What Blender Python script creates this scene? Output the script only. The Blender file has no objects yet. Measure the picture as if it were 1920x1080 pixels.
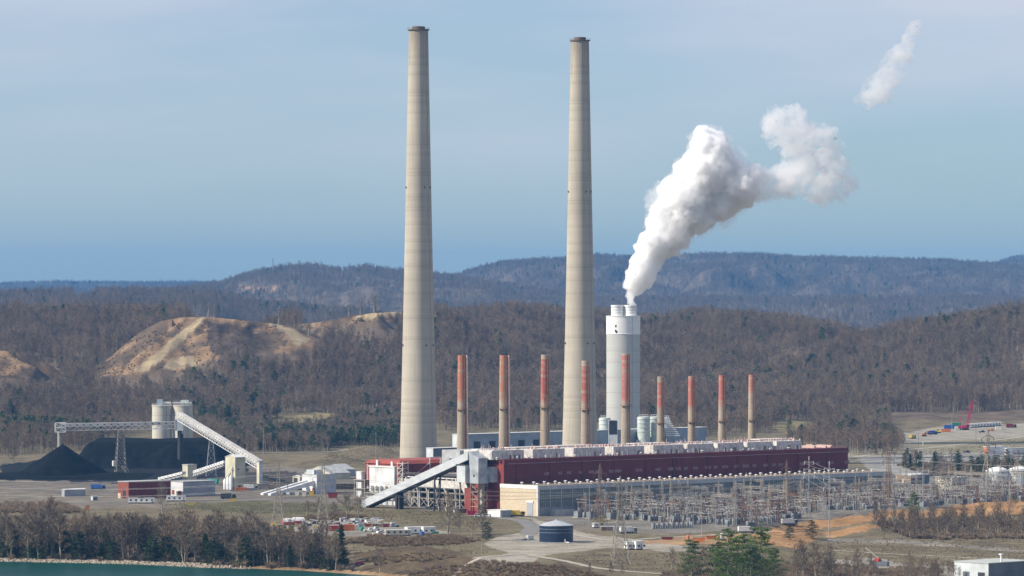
import bpy, math, random
import numpy as np
from mathutils import Vector, Matrix
R = math.radians
random.seed(7); rng = np.random.default_rng(11)
sc = bpy.context.scene
COL = sc.collection

# ---------------------------------------------------------------- camera
F, CX, YH, H = 8000.0, 960.0, 550.0, 120.6      # focal length in px of a 1920 wide frame, optical centre, horizon row, drone height
cam_d = bpy.data.cameras.new('camera'); cam = bpy.data.objects.new('camera', cam_d); COL.objects.link(cam)
cam.location = (0, 0, H); cam.rotation_euler = (R(90), 0, 0)
cam_d.sensor_width = 36; cam_d.lens = F/1920*36; cam_d.shift_y = (YH-540)/1920
cam_d.clip_start = 1; cam_d.clip_end = 80000
sc.camera = cam

# ---------------------------------------------------------------- sky and sun
SUN_EL, SUN_AZ = R(37), math.atan2(-.97, -.24)   # direction to the sun: from the left, a little from behind the camera
sd = Vector((math.cos(SUN_EL)*-.97, math.cos(SUN_EL)*-.24, math.sin(SUN_EL))).normalized()
w = bpy.data.worlds.new('World'); sc.world = w; w.use_nodes = True
nt = w.node_tree; nt.nodes.clear()
out = nt.nodes.new('ShaderNodeOutputWorld'); bg = nt.nodes.new('ShaderNodeBackground')
sky = nt.nodes.new('ShaderNodeTexSky'); sky.sky_type = 'NISHITA'; sky.sun_disc = False
sky.sun_elevation = SUN_EL; sky.sun_rotation = math.atan2(sd.x, sd.y)
sky.altitude = 200; sky.air_density = 1.0; sky.dust_density = 0.3; sky.ozone_density = 3.0
tint = nt.nodes.new('ShaderNodeMix'); tint.data_type = 'RGBA'; tint.blend_type = 'MULTIPLY'
tint.inputs[0].default_value = 1.0; tint.inputs[7].default_value = (.635, .80, 1.0, 1)
# thin high veil of cloud, all round the sky
tc = nt.nodes.new('ShaderNodeTexCoord'); mp = nt.nodes.new('ShaderNodeMapping'); mp.inputs['Scale'].default_value = (5, 5, 26)
mp.inputs['Rotation'].default_value = (0, R(8), 0)
nz = nt.nodes.new('ShaderNodeTexNoise'); nz.inputs['Scale'].default_value = 1.3; nz.inputs['Detail'].default_value = 5; nz.inputs['Roughness'].default_value = .5
rp = nt.nodes.new('ShaderNodeMapRange'); rp.inputs['From Min'].default_value = .34; rp.inputs['From Max'].default_value = .70; rp.inputs['To Min'].default_value = .3; rp.inputs['To Max'].default_value = .95
veil = nt.nodes.new('ShaderNodeMix'); veil.data_type = 'RGBA'; veil.inputs[7].default_value = (6.2, 6.25, 7.1, 1)
L = nt.links.new
L(tc.outputs['Generated'], mp.inputs['Vector']); L(mp.outputs[0], nz.inputs['Vector']); L(nz.outputs['Fac'], rp.inputs['Value'])
L(sky.outputs[0], tint.inputs[6]); L(tint.outputs[2], veil.inputs[6]); L(rp.outputs[0], veil.inputs[0])
sx = nt.nodes.new('ShaderNodeSeparateXYZ'); L(tc.outputs['Generated'], sx.inputs[0])      # the veil thins out low over the hills
el = nt.nodes.new('ShaderNodeMapRange'); el.interpolation_type = 'SMOOTHSTEP'; el.inputs[1].default_value = 0.0; el.inputs[2].default_value = .075; el.inputs[3].default_value = .12; L(sx.outputs[2], el.inputs[0])
vm = nt.nodes.new('ShaderNodeMath'); vm.operation = 'MULTIPLY'; L(rp.outputs[0], vm.inputs[0]); L(el.outputs[0], vm.inputs[1]); L(vm.outputs[0], veil.inputs[0])
L(veil.outputs[2], bg.inputs['Color']); bg.inputs['Strength'].default_value = 0.074; L(bg.outputs[0], out.inputs['Surface'])

sun_d = bpy.data.lights.new('sun', 'SUN'); sun = bpy.data.objects.new('sun', sun_d); COL.objects.link(sun)
sun_d.energy = 4.0; sun_d.angle = R(0.6); sun_d.color = (1, .92, .79)
sun.rotation_euler = sd.to_track_quat('Z', 'Y').to_euler(); sun.location = (-600, 1000, 900)
sc.view_settings.view_transform = 'Standard'; sc.view_settings.look = 'None'
sc.view_settings.exposure = 0.62; sc.view_settings.gamma = 1.0
sc.cycles.volume_bounces = 26; sc.cycles.max_bounces = 28; sc.cycles.diffuse_bounces = 3
sc.cycles.transparent_max_bounces = 16; sc.cycles.use_denoising = True

# ---------------------------------------------------------------- helpers
def W(px, py, z=0.0):                 # the point of the level z seen at a pixel of the photograph
    Y = F*(H-z)/(py-YH); return Vector(((px-CX)/F*Y, Y, z))
def A(px, py, Y):                     # the point at depth Y
    return Vector(((px-CX)/F*Y, Y, H-(py-YH)*Y/F))
def tag(o, label=None, cat=None, group=None, kind=None):
    if label: o['label'] = label
    if cat: o['category'] = cat
    if group: o['group'] = group
    if kind: o['kind'] = kind
    return o
def empty(name, loc=(0, 0, 0), rz=0.0, label=None, cat=None, group=None):
    o = bpy.data.objects.new(name, None); COL.objects.link(o); o.location = loc; o.rotation_euler = (0, 0, rz)
    o.empty_display_size = .5
    return tag(o, label, cat, group)
def kids(o): return [c for c in bpy.data.objects if c.parent == o]
def copy_tree(o, loc=None, rz=None, scale=None, label=None, group=None, _par=None, _kids=None):
    c = o.copy(); COL.objects.link(c)
    if _par is not None: c.parent = _par
    if loc is not None: c.location = loc
    if rz is not None: c.rotation_euler = (c.rotation_euler[0], c.rotation_euler[1], rz)
    if scale is not None: c.scale = (scale,)*3 if not hasattr(scale, '__len__') else scale
    if label: c['label'] = label
    if group: c['group'] = group
    for ch in (KIDS.get(o.name) or kids(o)): copy_tree(ch, _par=c)
    return c
KIDS = {}
def freeze(o):                        # remember the children of a prototype so that copying stays quick
    KIDS[o.name] = kids(o)
    for k in KIDS[o.name]: freeze(k)
    return o

class MB:
    def __init__(s): s.v = []; s.f = []; s.m = []; s.cur = 0
    def quad(s, a, b, c, d):
        n = len(s.v); s.v += [tuple(a), tuple(b), tuple(c), tuple(d)]; s.f.append((n, n+1, n+2, n+3)); s.m.append(s.cur); return s
    def hexa(s, p):                   # 4 bottom points, 4 top points, both anticlockwise
        n = len(s.v); s.v += [tuple(q) for q in p]
        for q in ((3, 2, 1, 0), (4, 5, 6, 7), (0, 1, 5, 4), (1, 2, 6, 5), (2, 3, 7, 6), (3, 0, 4, 7)):
            s.f.append(tuple(n+i for i in q)); s.m.append(s.cur)
        return s
    def box(s, x0, x1, y0, y1, z0, z1):
        return s.hexa([(x0, y0, z0), (x1, y0, z0), (x1, y1, z0), (x0, y1, z0), (x0, y0, z1), (x1, y0, z1), (x1, y1, z1), (x0, y1, z1)])
    def bar(s, a, b, w, h=None, up=(0, 0, 1)):      # rectangular bar between two points
        h = h or w; a = Vector(a); b = Vector(b); d = (b-a)
        if d.length < 1e-6: return s
        d.normalize(); u = Vector(up)
        if abs(d.dot(u)) > .97: u = Vector((0, 1, 0))
        x = d.cross(u).normalized()*w/2; y = x.cross(d).normalized()*h/2
        return s.hexa([a-x-y, b-x-y, b+x-y, a+x-y, a-x+y, b-x+y, b+x+y, a+x+y])
    def cyl(s, a, b, r0, r1=None, n=12, caps=True):
        r1 = r0 if r1 is None else r1; a = Vector(a); b = Vector(b); d = (b-a).normalized()
        u = Vector((0, 0, 1)) if abs(d.z) < .9 else Vector((1, 0, 0))
        x = d.cross(u).normalized(); y = d.cross(x)
        k = len(s.v)
        for (c, r) in ((a, r0), (b, r1)):
            for i in range(n):
                t = 2*math.pi*i/n; q = c + x*math.cos(t)*r + y*math.sin(t)*r; s.v.append(tuple(q))
        for i in range(n):
            j = (i+1) % n; s.f.append((k+i, k+n+i, k+n+j, k+j)); s.m.append(s.cur)
        if caps:
            s.f.append(tuple(k+i for i in range(n))); s.f.append(tuple(k+n+i for i in reversed(range(n)))); s.m += [s.cur]*2
        return s
    def lathe(s, prof, n=24, c=(0, 0), caps=True):  # prof: list of (r, z) upward
        k = len(s.v)
        for (r, z) in prof:
            for i in range(n):
                t = 2*math.pi*i/n; s.v.append((c[0]+math.cos(t)*r, c[1]+math.sin(t)*r, z))
        for j in range(len(prof)-1):
            for i in range(n):
                i2 = (i+1) % n; s.f.append((k+j*n+i, k+j*n+i2, k+(j+1)*n+i2, k+(j+1)*n+i)); s.m.append(s.cur)
        if caps:
            s.f.append(tuple(k+i for i in reversed(range(n)))); q = k+(len(prof)-1)*n
            s.f.append(tuple(q+i for i in range(n))); s.m += [s.cur]*2
        return s
    def build(s, name, mats, parent=None, smooth=False, loc=None, rz=0.0):
        me = bpy.data.meshes.new(name); me.from_pydata(s.v, [], s.f)
        for m in (mats if isinstance(mats, (list, tuple)) else [mats]): me.materials.append(m)
        if len(me.materials) > 1: me.polygons.foreach_set('material_index', s.m)
        if smooth: me.polygons.foreach_set('use_smooth', [len(p) == 4 for p in s.f])
        me.update()
        if smooth: me.set_sharp_from_angle(angle=R(38))
        o = bpy.data.objects.new(name, me); COL.objects.link(o)
        if parent is not None: o.parent = parent
        if loc is not None: o.location = loc
        o.rotation_euler = (0, 0, rz)
        return o

def nd(nt, t, **kw):
    n = nt.nodes.new(t)
    for k, v in kw.items(): n.inputs[k.replace('_', ' ')].default_value = v
    return n
def mat(name, col, rough=.85, var=.18, scale=.35, col2=None, bump=0.0, bscale=2.0, metal=0.0, stretch=(1, 1, 1), rust=None, rust_amt=.5, spec=.3, detail=4):
    m = bpy.data.materials.new(name); m.use_nodes = True; nt = m.node_tree; L = nt.links.new
    b = nt.nodes['Principled BSDF']; b.inputs['Roughness'].default_value = rough; b.inputs['Metallic'].default_value = metal
    b.inputs['Specular IOR Level'].default_value = spec
    tc = nt.nodes.new('ShaderNodeNewGeometry'); mp = nt.nodes.new('ShaderNodeMapping'); mp.inputs['Scale'].default_value = stretch
    L(tc.outputs['Position'], mp.inputs[0])
    n1 = nd(nt, 'ShaderNodeTexNoise', Scale=scale, Detail=detail, Roughness=.6); L(mp.outputs[0], n1.inputs[0])
    r = nt.nodes.new('ShaderNodeMapRange'); r.inputs[1].default_value = .3; r.inputs[2].default_value = .7; L(n1.outputs[0], r.inputs[0])
    mx = nt.nodes.new('ShaderNodeMix'); mx.data_type = 'RGBA'
    c = tuple(col); d = tuple(col2) if col2 else tuple(x*(1-2*var) for x in c); e = c if col2 else tuple(min(1, x*(1+var*.6)) for x in c)
    mx.inputs[6].default_value = (*e, 1); mx.inputs[7].default_value = (*d, 1); L(r.outputs[0], mx.inputs[0])
    last = mx.outputs[2]
    if rust:
        n2 = nd(nt, 'ShaderNodeTexNoise', Scale=scale*2.3, Detail=6.0, Roughness=.7)
        mp2 = nt.nodes.new('ShaderNodeMapping'); mp2.inputs['Scale'].default_value = (1.6, 1.6, .35); L(tc.outputs['Position'], mp2.inputs[0]); L(mp2.outputs[0], n2.inputs[0])
        r2 = nt.nodes.new('ShaderNodeMapRange'); r2.inputs[1].default_value = .72-rust_amt*.3; r2.inputs[2].default_value = .82-rust_amt*.3; L(n2.outputs[0], r2.inputs[0])
        m2 = nt.nodes.new('ShaderNodeMix'); m2.data_type = 'RGBA'; m2.inputs[7].default_value = (*rust, 1); L(last, m2.inputs[6]); L(r2.outputs[0], m2.inputs[0]); last = m2.outputs[2]
    L(last, b.inputs['Base Color'])
    if bump:
        n3 = nd(nt, 'ShaderNodeTexNoise', Scale=bscale, Detail=5.0); L(tc.outputs['Position'], n3.inputs[0])
        bp = nt.nodes.new('ShaderNodeBump'); bp.inputs['Strength'].default_value = bump; bp.inputs['Distance'].default_value = .4; L(n3.outputs[0], bp.inputs['Height']); L(bp.outputs[0], b.inputs['Normal'])
    return m

# numpy value noise, smooth, for the terrain
_perm = rng.random((256, 256))
def vnoise(x, y):
    xi = np.floor(x).astype(int); yi = np.floor(y).astype(int); fx = x-xi; fy = y-yi
    fx = fx*fx*(3-2*fx); fy = fy*fy*(3-2*fy)
    g = lambda a, b: _perm[a & 255, b & 255]
    return (g(xi, yi)*(1-fx)+g(xi+1, yi)*fx)*(1-fy) + (g(xi, yi+1)*(1-fx)+g(xi+1, yi+1)*fx)*fy
def fbm(x, y, o=4):
    s = 0; a = .5; t = 0
    for i in range(o): s = s + a*vnoise(x*2**i+17.3*i, y*2**i+9.1*i); t += a; a *= .5
    return s/t
def sst(a, b, x):
    t = np.clip((x-a)/(b-a), 0, 1); return t*t*(3-2*t)
# ---------------------------------------------------------------- terrain
def prof(pts):
    p = np.array(pts, float); return lambda x: np.interp(x, p[:, 0], p[:, 1])
# each hill: skyline of the wood on it (or of the bare ground), depth of the crest, run of the front slope and of the back slope, height of its trees
HILLS = [
 ('wooded', prof([(-600, 556), (0, 573), (100, 572), (200, 568), (300, 566), (345, 568), (372, 596), (430, 650), (520, 720), (700, 790)]), 4900, 750, 700, 17),
 ('cleared', prof([(60, 790), (120, 735), (150, 714), (185, 690), (220, 660), (260, 625), (300, 603), (340, 596), (385, 594), (430, 598), (500, 605), (545, 612), (590, 627), (640, 650), (700, 665), (800, 690), (900, 740)]), 4300, 520, 420, 0),
 ('cleared', prof([(380, 700), (480, 630), (540, 609), (600, 603), (660, 592), (700, 586), (745, 584), (800, 592), (860, 610), (940, 650)]), 4650, 560, 500, 0),
 ('cleared', prof([(-600, 630), (0, 655), (50, 661), (90, 680), (120, 700), (170, 735), (260, 800)]), 4200, 420, 400, 0),
 ('wooded', prof([(560, 700), (700, 612), (760, 592), (820, 578), (880, 575), (960, 567), (1050, 572), (1120, 577), (1200, 590), (1250, 588), (1320, 578), (1400, 583), (1470, 588), (1560, 600), (1600, 613), (1640, 628), (1700, 650), (1800, 700)]), 5000, 950, 800, 17),
 ('wooded', prof([(1280, 770), (1350, 720), (1420, 690), (1500, 655), (1560, 640), (1600, 632), (1640, 618), (1680, 605), (1760, 590), (1850, 577), (1920, 570), (2100, 560), (2600, 556)]), 4650, 620, 700, 17),
 ('far', prof([(-600, 545), (0, 545), (100, 543), (200, 541), (300, 540), (400, 546), (460, 560), (600, 575), (800, 590), (1100, 600)]), 8200, 1500, 1200, 15),
 ('far', prof([(200, 560), (300, 545), (380, 533), (420, 527), (450, 515), (510, 500), (560, 493), (600, 495), (640, 502), (690, 496), (740, 503), (800, 509), (860, 516), (920, 525), (1000, 540), (1100, 556)]), 11500, 3000, 2000, 15),
 ('far', prof([(600, 545), (700, 530), (800, 520), (860, 512), (900, 500), (940, 492), (1000, 488), (1060, 485), (1120, 478), (1200, 479), (1300, 477), (1440, 475), (1560, 480), (1700, 483), (1800, 487), (1870, 493), (1920, 500), (2100, 512), (2600, 520)]), 15500, 4200, 2000, 15),
 ('far', prof([(-900, 530), (0, 531), (100, 528), (200, 530), (300, 532), (400, 532), (520, 537), (700, 560)]), 19000, 3000, 1500, 12),
 ('far', prof([(1700, 530), (1800, 505), (1870, 492), (1900, 482), (1920, 478), (2000, 470), (2600, 466)]), 19200, 3000, 1500, 12),
]
shore = prof([(-600, 2085), (0, 2049), (250, 2029), (400, 2001), (480, 1991), (560, 1978), (700, 1944), (860, 1890), (1000, 1800), (1300, 1650), (2600, 1550)])
WATER_Z = -8.0
def ground_z(X, Y):
    X = np.asarray(X, float); Y = np.asarray(Y, float)
    px = CX + F*X/Y
    z = (fbm(X/60, Y/60, 3)-.5)*1.2*sst(0, 1, (Y < 2290).astype(float)*1.0)
    z = z + sst(3600, 4250, Y + (fbm(X/300+3, Y/300, 2)-.5)*300)*26
    # hills
    g = fbm(X/170+5.2, Y/330+1.7, 4)
    hz = z*0
    for (k, pf, Yc, wf, wb, th) in HILLS:
        yc = Yc + (fbm(px/160+Yc*.01, px*0, 2)-.5)*wf*.5
        zc = np.maximum(H-(pf(px)-YH)*Yc/F - th, 0)
        t = (Y-yc)
        s = np.where(t < 0, sst(-1.15, 0.05, t/wf), 1-sst(0, 1, t/wb))
        s = np.where(t < 0, np.clip(s*(1+(g-.5)*1.7*(1-s)*1.8), 0, 1.02), s)
        if k == 'cleared': s = s*(1-.42*np.abs(fbm(X/48+Yc, Y/300, 3)-.5)*2*sst(-1.1, -.15, t/wf)*(t < -10))
        hz = np.maximum(hz, zc*s)
    z = np.maximum(z, hz)
    # river bank
    d = Y-shore(px)-(fbm(X/14, Y/14, 3)-.5)*9
    z = z + np.where(d < 90, -8*(1-sst(6, 90, d)), 0)
    z = np.where(d < 8, np.maximum(-8.0 + d*.18, -11), z)
    # bank and low field at the right
    r = sst(1380, 1560, px + (fbm(X/40, Y/40, 2)-.5)*120)
    e = 2325 + 90*sst(1600, 1920, px) + (fbm(X/30+8, Y/90, 3)-.5)*50
    z = z - r*6.3*(1-sst(-105, 0, Y-e))
    z = z + r*2.8*np.exp(-((Y-e-4)/14.)**2)*fbm(X/22, Y/30+4, 2)*1.4
    # grassy mound left of the first tall chimney
    q = W(690, 838, 9); z = z + 9.5*np.exp(-((X-q.x)/26)**2 - ((Y-q.y)/75)**2)
    q = W(610, 862, 4); z = z + 5*np.exp(-((X-q.x)/24)**2 - ((Y-q.y)/60)**2)
    return z
def gz(X, Y): return float(ground_z(np.array([X]), np.array([Y]))[0])

cols = np.concatenate([np.linspace(-.62, -.15, 24)[:-1], np.linspace(-.15, .15, 560), np.linspace(.15, .62, 24)[1:]])
rows = np.concatenate([np.arange(1500, 1780, 40), np.arange(1780, 2700, 4.0), np.arange(2700, 3700, 8), np.arange(3700, 5600, 13), np.arange(5600, 12000, 60), np.arange(12000, 21000, 110), np.array([21300, 21600, 21900, 22200, 22600])])
TT, YY = np.meshgrid(cols, rows); XX = TT*YY
ZZ = ground_z(XX, YY); ZZ[-5:] = ZZ[-6].clip(0, 30)
PX = CX+F*TT; PY = YH + F*(H-ZZ)/YY

def inpoly(px, py, poly):
    poly = np.array(poly, float); r = np.zeros(px.shape, bool); n = len(poly); j = n-1
    for i in range(n):
        xi, yi = poly[i]; xj, yj = poly[j]
        if yi != yj: r ^= ((yi > py) != (yj > py)) & (px < (xj-xi)*(py-yi)/(yj-yi)+xi)
        j = i
    return r
WARP = (fbm(XX/9, YY/25, 4)-.5), (fbm(XX/9+50, YY/25+9, 4)-.5)
def zone(poly, warp=6, lo=1500, hi=3900):
    return inpoly(PX+WARP[0]*warp, PY+WARP[1]*warp, poly) & (YY > lo) & (YY < hi)

base = np.empty(XX.shape+(3,)); base[:] = (.135, .115, .072)             # dry winter grass
n1 = fbm(XX/45, YY/60, 4)[..., None]; n2 = fbm(XX/12+7, YY/20, 4)[..., None]
base = base*(1-n1) + np.array((.20, .165, .10))*n1
base = np.where(n2 > .58, base*.82, base)
def paint(mask, col, var=.25, soft=1.0):
    c = np.array(col)[None]*(1+var*(n2[mask]-.5)*2)
    base[mask] = base[mask]*(1-soft)+c*soft
LITTER = (.13, .10, .072)
paint(YY > 3850, LITTER, .4)
GRAVEL = (.25, .225, .185); DIRT = (.17, .14, .105)
# industrial yards
paint(zone([(0, 905), (215, 895), (330, 915), (700, 905), (1000, 935), (1000, 968), (1700, 925), (1920, 905), (1920, 950), (1640, 965), (1480, 985), (1260, 1003), (1050, 995), (1000, 975), (920, 965), (780, 955), (660, 945), (480, 950), (0, 955)], 8), (.185, .16, .125), .3)
paint(zone([(0, 868), (480, 872), (700, 885), (900, 870), (1000, 900), (900, 960), (640, 935), (300, 935), (0, 920)], 8), (.16, .14, .115), .35)
paint(zone([(1000, 905), (1700, 880), (1920, 870), (1920, 940), (1500, 978), (1300, 1000), (1100, 985), (1010, 968)], 8), (.19, .175, .15), .3)
paint(zone([(1600, 852), (1900, 842), (1920, 850), (1920, 880), (1640, 890)], 6), (.27, .26, .235), .2)
paint(zone([(1100, 955), (1300, 945), (1320, 965), (1110, 980)], 10), (.14, .125, .075), .2)
# grass verges
paint(zone([(660, 955), (800, 958), (960, 965), (920, 985), (820, 975), (700, 968)], 6), (.135, .118, .065), .2)
paint(zone([(480, 940), (640, 946), (690, 952), (600, 966), (420, 960), (300, 945)], 6), (.11, .105, .055), .2)
# coal dust round the piles
paint(zone([(0, 872), (200, 850), (440, 850), (470, 885), (430, 900), (220, 906), (0, 898)], 10), (.016, .016, .018), .4)
paint(zone([(420, 880), (560, 885), (560, 915), (430, 920)], 14), (.07, .062, .055), .4)
# trailer yard
paint(zone([(500, 985), (600, 975), (840, 995), (850, 1005), (700, 1006), (520, 1000)], 5), (.27, .245, .20), .2)
# gravel pad round the tank and the lanes near it
paint(zone([(905, 1020), (935, 1006), (975, 1000), (1000, 975), (960, 968), (925, 966), (905, 960), (1000, 972), (1040, 985), (1100, 1000), (1200, 1012), (1340, 1030), (1250, 1034), (1150, 1028), (1060, 1036), (1015, 1042), (960, 1040)], 5), (.31, .28, .225), .15)
paint(zone([(860, 1048), (960, 1038), (1020, 1040), (1000, 1052), (920, 1062), (880, 1058)], 5), (.34, .31, .26), .2)
paint(zone([(1190, 1018), (1280, 1004), (1400, 1000), (1390, 1020), (1260, 1022)], 6), (.34, .22, .12), .25)
# brown weeds
paint(zone([(680, 1062), (840, 1030), (940, 1062), (1060, 1055), (1200, 1100), (700, 1100)], 10), (.105, .078, .048), .4)
paint(zone([(660, 1036), (800, 1020), (850, 1045), (680, 1058)], 8), (.115, .085, .05), .4)
# clay of the cut bank
for pl in ([(1470, 984), (1560, 972), (1660, 955), (1690, 968), (1560, 986), (1500, 1005), (1430, 1000)], [(1660, 958), (1760, 955), (1830, 940), (1920, 935), (1920, 965), (1840, 968), (1760, 968), (1670, 972)], [(1540, 1000), (1620, 982), (1660, 984), (1590, 1002), (1560, 1010)], [(1400, 1000), (1480, 985), (1540, 1000), (1500, 1030), (1430, 1020)]):
    paint(zone(pl, 14), (.37, .215, .10), .35)
paint(zone([(1560, 1010), (1700, 1012), (1920, 1030), (1920, 1036), (1700, 1020), (1540, 1016)], 5), (.24, .22, .18), .3)
paint(zone([(1560, 1050), (1640, 1045), (1700, 1060), (1920, 1060), (1920, 1100), (1540, 1100)], 14), (.30, .28, .235), .3)
# the storage yard far right
paint(zone([(1680, 815), (1760, 800), (1920, 795), (1920, 822), (1780, 836), (1700, 845), (1640, 845)], 4, 2600, 4300), (.30, .275, .225), .15)
paint(zone([(1660, 835), (1920, 818), (1920, 845), (1700, 850)], 5, 2600, 4300), (.24, .215, .14), .25)
paint(zone([(1560, 840), (1700, 838), (1700, 850), (1570, 862)], 4, 2600, 4300), (.27, .24, .17), .2)
# meadow openings in the wood
MEADOW = [[(490, 800), (530, 782), (590, 772), (640, 780), (590, 795), (520, 808)], [(400, 800), (440, 788), (470, 800), (430, 808)], [(640, 778), (700, 768), (750, 765), (740, 775), (660, 786)], [(1440, 800), (1500, 790), (1540, 800), (1480, 815)]]
for pl in MEADOW: paint(zone(pl, 6, 3000, 4600), (.24, .20, .105), .2)
# cleared power line corridors on the hills
CLEAR = [[(170, 705), (200, 675), (250, 622), (300, 596), (385, 588), (440, 594), (510, 600), (560, 606), (600, 632), (585, 655), (520, 665), (470, 655), (450, 645), (390, 680), (330, 700), (250, 705)],
         [(540, 612), (600, 600), (690, 582), (760, 580), (745, 600), (700, 610), (640, 612), (580, 618)],
         [(-100, 645), (0, 650), (60, 660), (125, 700), (60, 716), (-100, 716)]]
m = zone(CLEAR[0], 10, 3950, 4420) | zone(CLEAR[1], 6, 4300, 4700) | zone(CLEAR[2], 8, 3900, 4300)
paint(m, (.235, .155, .088), .4)
k = m & (fbm(XX/26+3, YY/40, 4) > .52); paint(k, (.115, .083, .055), .3)
k = m & inpoly(PX+WARP[0]*14, PY+WARP[1]*14, [(392, 600), (470, 606), (478, 640), (440, 660), (400, 665), (385, 640)]); paint(k, (.075, .055, .042), .4)
for pl in ([(248, 697), (280, 692), (325, 655), (372, 612), (390, 596), (375, 594), (340, 622), (300, 655)], [(322, 672), (362, 668), (372, 690), (300, 694)], [(500, 604), (520, 606), (560, 622), (585, 638), (555, 648), (535, 625)], [(570, 608), (640, 600), (700, 585), (755, 582), (755, 588), (700, 592), (640, 605)]):
    paint(zone(pl, 4, 3950, 4700), (.35, .275, .165), .2)
m2 = zone([(135, 552), (190, 545), (195, 552), (160, 568), (140, 566)], 4, 6500, 8600); paint(m2, (.34, .2, .10), .2)
m3 = zone([(440, 534), (520, 540), (520, 545), (450, 541)], 4, 8900, 11600); paint(m3, (.3, .2, .12), .2)
# river bank: pale stones and clay at the water's edge
ds = YY-shore(PX)
paint((ds < 7) & (PX < 420), (.36, .31, .235), .3); paint((ds < 14) & (PX >= 400) & (PX < 1300), (.27, .18, .10), .3)
paint((ds > 7) & (ds < 70+60*WARP[0]*2) & (PX+WARP[1]*120 < 640), (.085, .068, .048), .4)

nr, nc = XX.shape
me = bpy.data.meshes.new('ground')
V = np.stack([XX, YY, ZZ], -1).reshape(-1, 3)
idx = np.arange(nr*nc).reshape(nr, nc)
Q = np.stack([idx[:-1, :-1], idx[:-1, 1:], idx[1:, 1:], idx[1:, :-1]], -1).reshape(-1, 4)
me.vertices.add(len(V)); me.vertices.foreach_set('co', V.ravel())
me.loops.add(Q.size); me.loops.foreach_set('vertex_index', Q.ravel())
me.polygons.add(len(Q)); me.polygons.foreach_set('loop_start', np.arange(0, Q.size, 4)); me.polygons.foreach_set('use_smooth', np.ones(len(Q), bool))
me.update(calc_edges=True)
ca = me.color_attributes.new('soil', 'FLOAT_COLOR', 'POINT')
ca.data.foreach_set('color', np.concatenate([base.reshape(-1, 3), np.ones((nr*nc, 1))], 1).ravel())
gm = mat('ground_soil', (.2, .17, .12), .95, bump=.5, bscale=.6, spec=.1)
gn = gm.node_tree; at = gn.nodes.new('ShaderNodeVertexColor'); at.layer_name = 'soil'
gno = nd(gn, 'ShaderNodeTexNoise', Scale=.45, Detail=8.0, Roughness=.7); gp = gn.nodes.new('ShaderNodeNewGeometry'); gn.links.new(gp.outputs['Position'], gno.inputs[0])
gr = gn.nodes.new('ShaderNodeMapRange'); gr.inputs[1].default_value = .25; gr.inputs[2].default_value = .75; gr.inputs[3].default_value = .55; gr.inputs[4].default_value = 1.4; gn.links.new(gno.outputs[0], gr.inputs[0])
gno2 = nd(gn, 'ShaderNodeTexNoise', Scale=.06, Detail=5.0, Roughness=.6); gn.links.new(gp.outputs['Position'], gno2.inputs[0]); gr2 = gn.nodes.new('ShaderNodeMapRange'); gr2.inputs[1].default_value = .3; gr2.inputs[2].default_value = .7; gr2.inputs[3].default_value = .7; gr2.inputs[4].default_value = 1.25; gn.links.new(gno2.outputs[0], gr2.inputs[0])
gmu = gn.nodes.new('ShaderNodeMath'); gmu.operation = 'MULTIPLY'; gn.links.new(gr.outputs[0], gmu.inputs[0]); gn.links.new(gr2.outputs[0], gmu.inputs[1])
gx = gn.nodes.new('ShaderNodeMix'); gx.data_type = 'RGBA'; gx.blend_type = 'MULTIPLY'; gx.inputs[0].default_value = 1
gn.links.new(at.outputs[0], gx.inputs[6]); gn.links.new(gmu.outputs[0], gx.inputs[7]); gn.links.new(gx.outputs[2], gn.nodes['Principled BSDF'].inputs['Base Color'])
me.materials.append(gm)
ground = bpy.data.objects.new('ground', me); COL.objects.link(ground); tag(ground, 'valley floor of dry grass and gravel yards rising into wooded hills', kind='structure')

wm = mat('river_water', (.007, .052, .041), .35, var=.15, scale=.02, spec=.02, bump=.25, bscale=.35)
water = MB(); water.quad((-3000, -3000, WATER_Z), (3000, -3000, WATER_Z), (3000, 2150, WATER_Z), (-3000, 2150, WATER_Z))
tag(water.build('river', wm), 'green river water along the stony bank', kind='structure')

# ---------------------------------------------------------------- trees
def tube_pts(V, Fc, pts, rads, n=3):
    k0 = len(V)
    for i, (p, r) in enumerate(zip(pts, rads)):
        d = (pts[min(i+1, len(pts)-1)]-pts[max(i-1, 0)]).normalized(); u = Vector((0, 0, 1)) if abs(d.z) < .9 else Vector((1, 0, 0))
        x = d.cross(u).normalized(); y = d.cross(x)
        for j in range(n):
            t = 2*math.pi*j/n; V.append(tuple(p+x*math.cos(t)*r+y*math.sin(t)*r))
    for i in range(len(pts)-1):
        for j in range(n):
            j2 = (j+1) % n; a = k0+i*n; Fc.append((a+j, a+j2, a+n+j2, a+n+j))
def sliver(V, Fc, a, b, w, rnd):
    d = (b-a); s = d.cross(Vector((rnd.uniform(-1, 1), rnd.uniform(-1, 1), rnd.uniform(-1, 1))))
    if s.length < 1e-5: return
    s.normalize(); s *= w/2
    k = len(V); V += [tuple(a-s), tuple(a+s), tuple(b)]; Fc.append((k, k+1, k+2))
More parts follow.
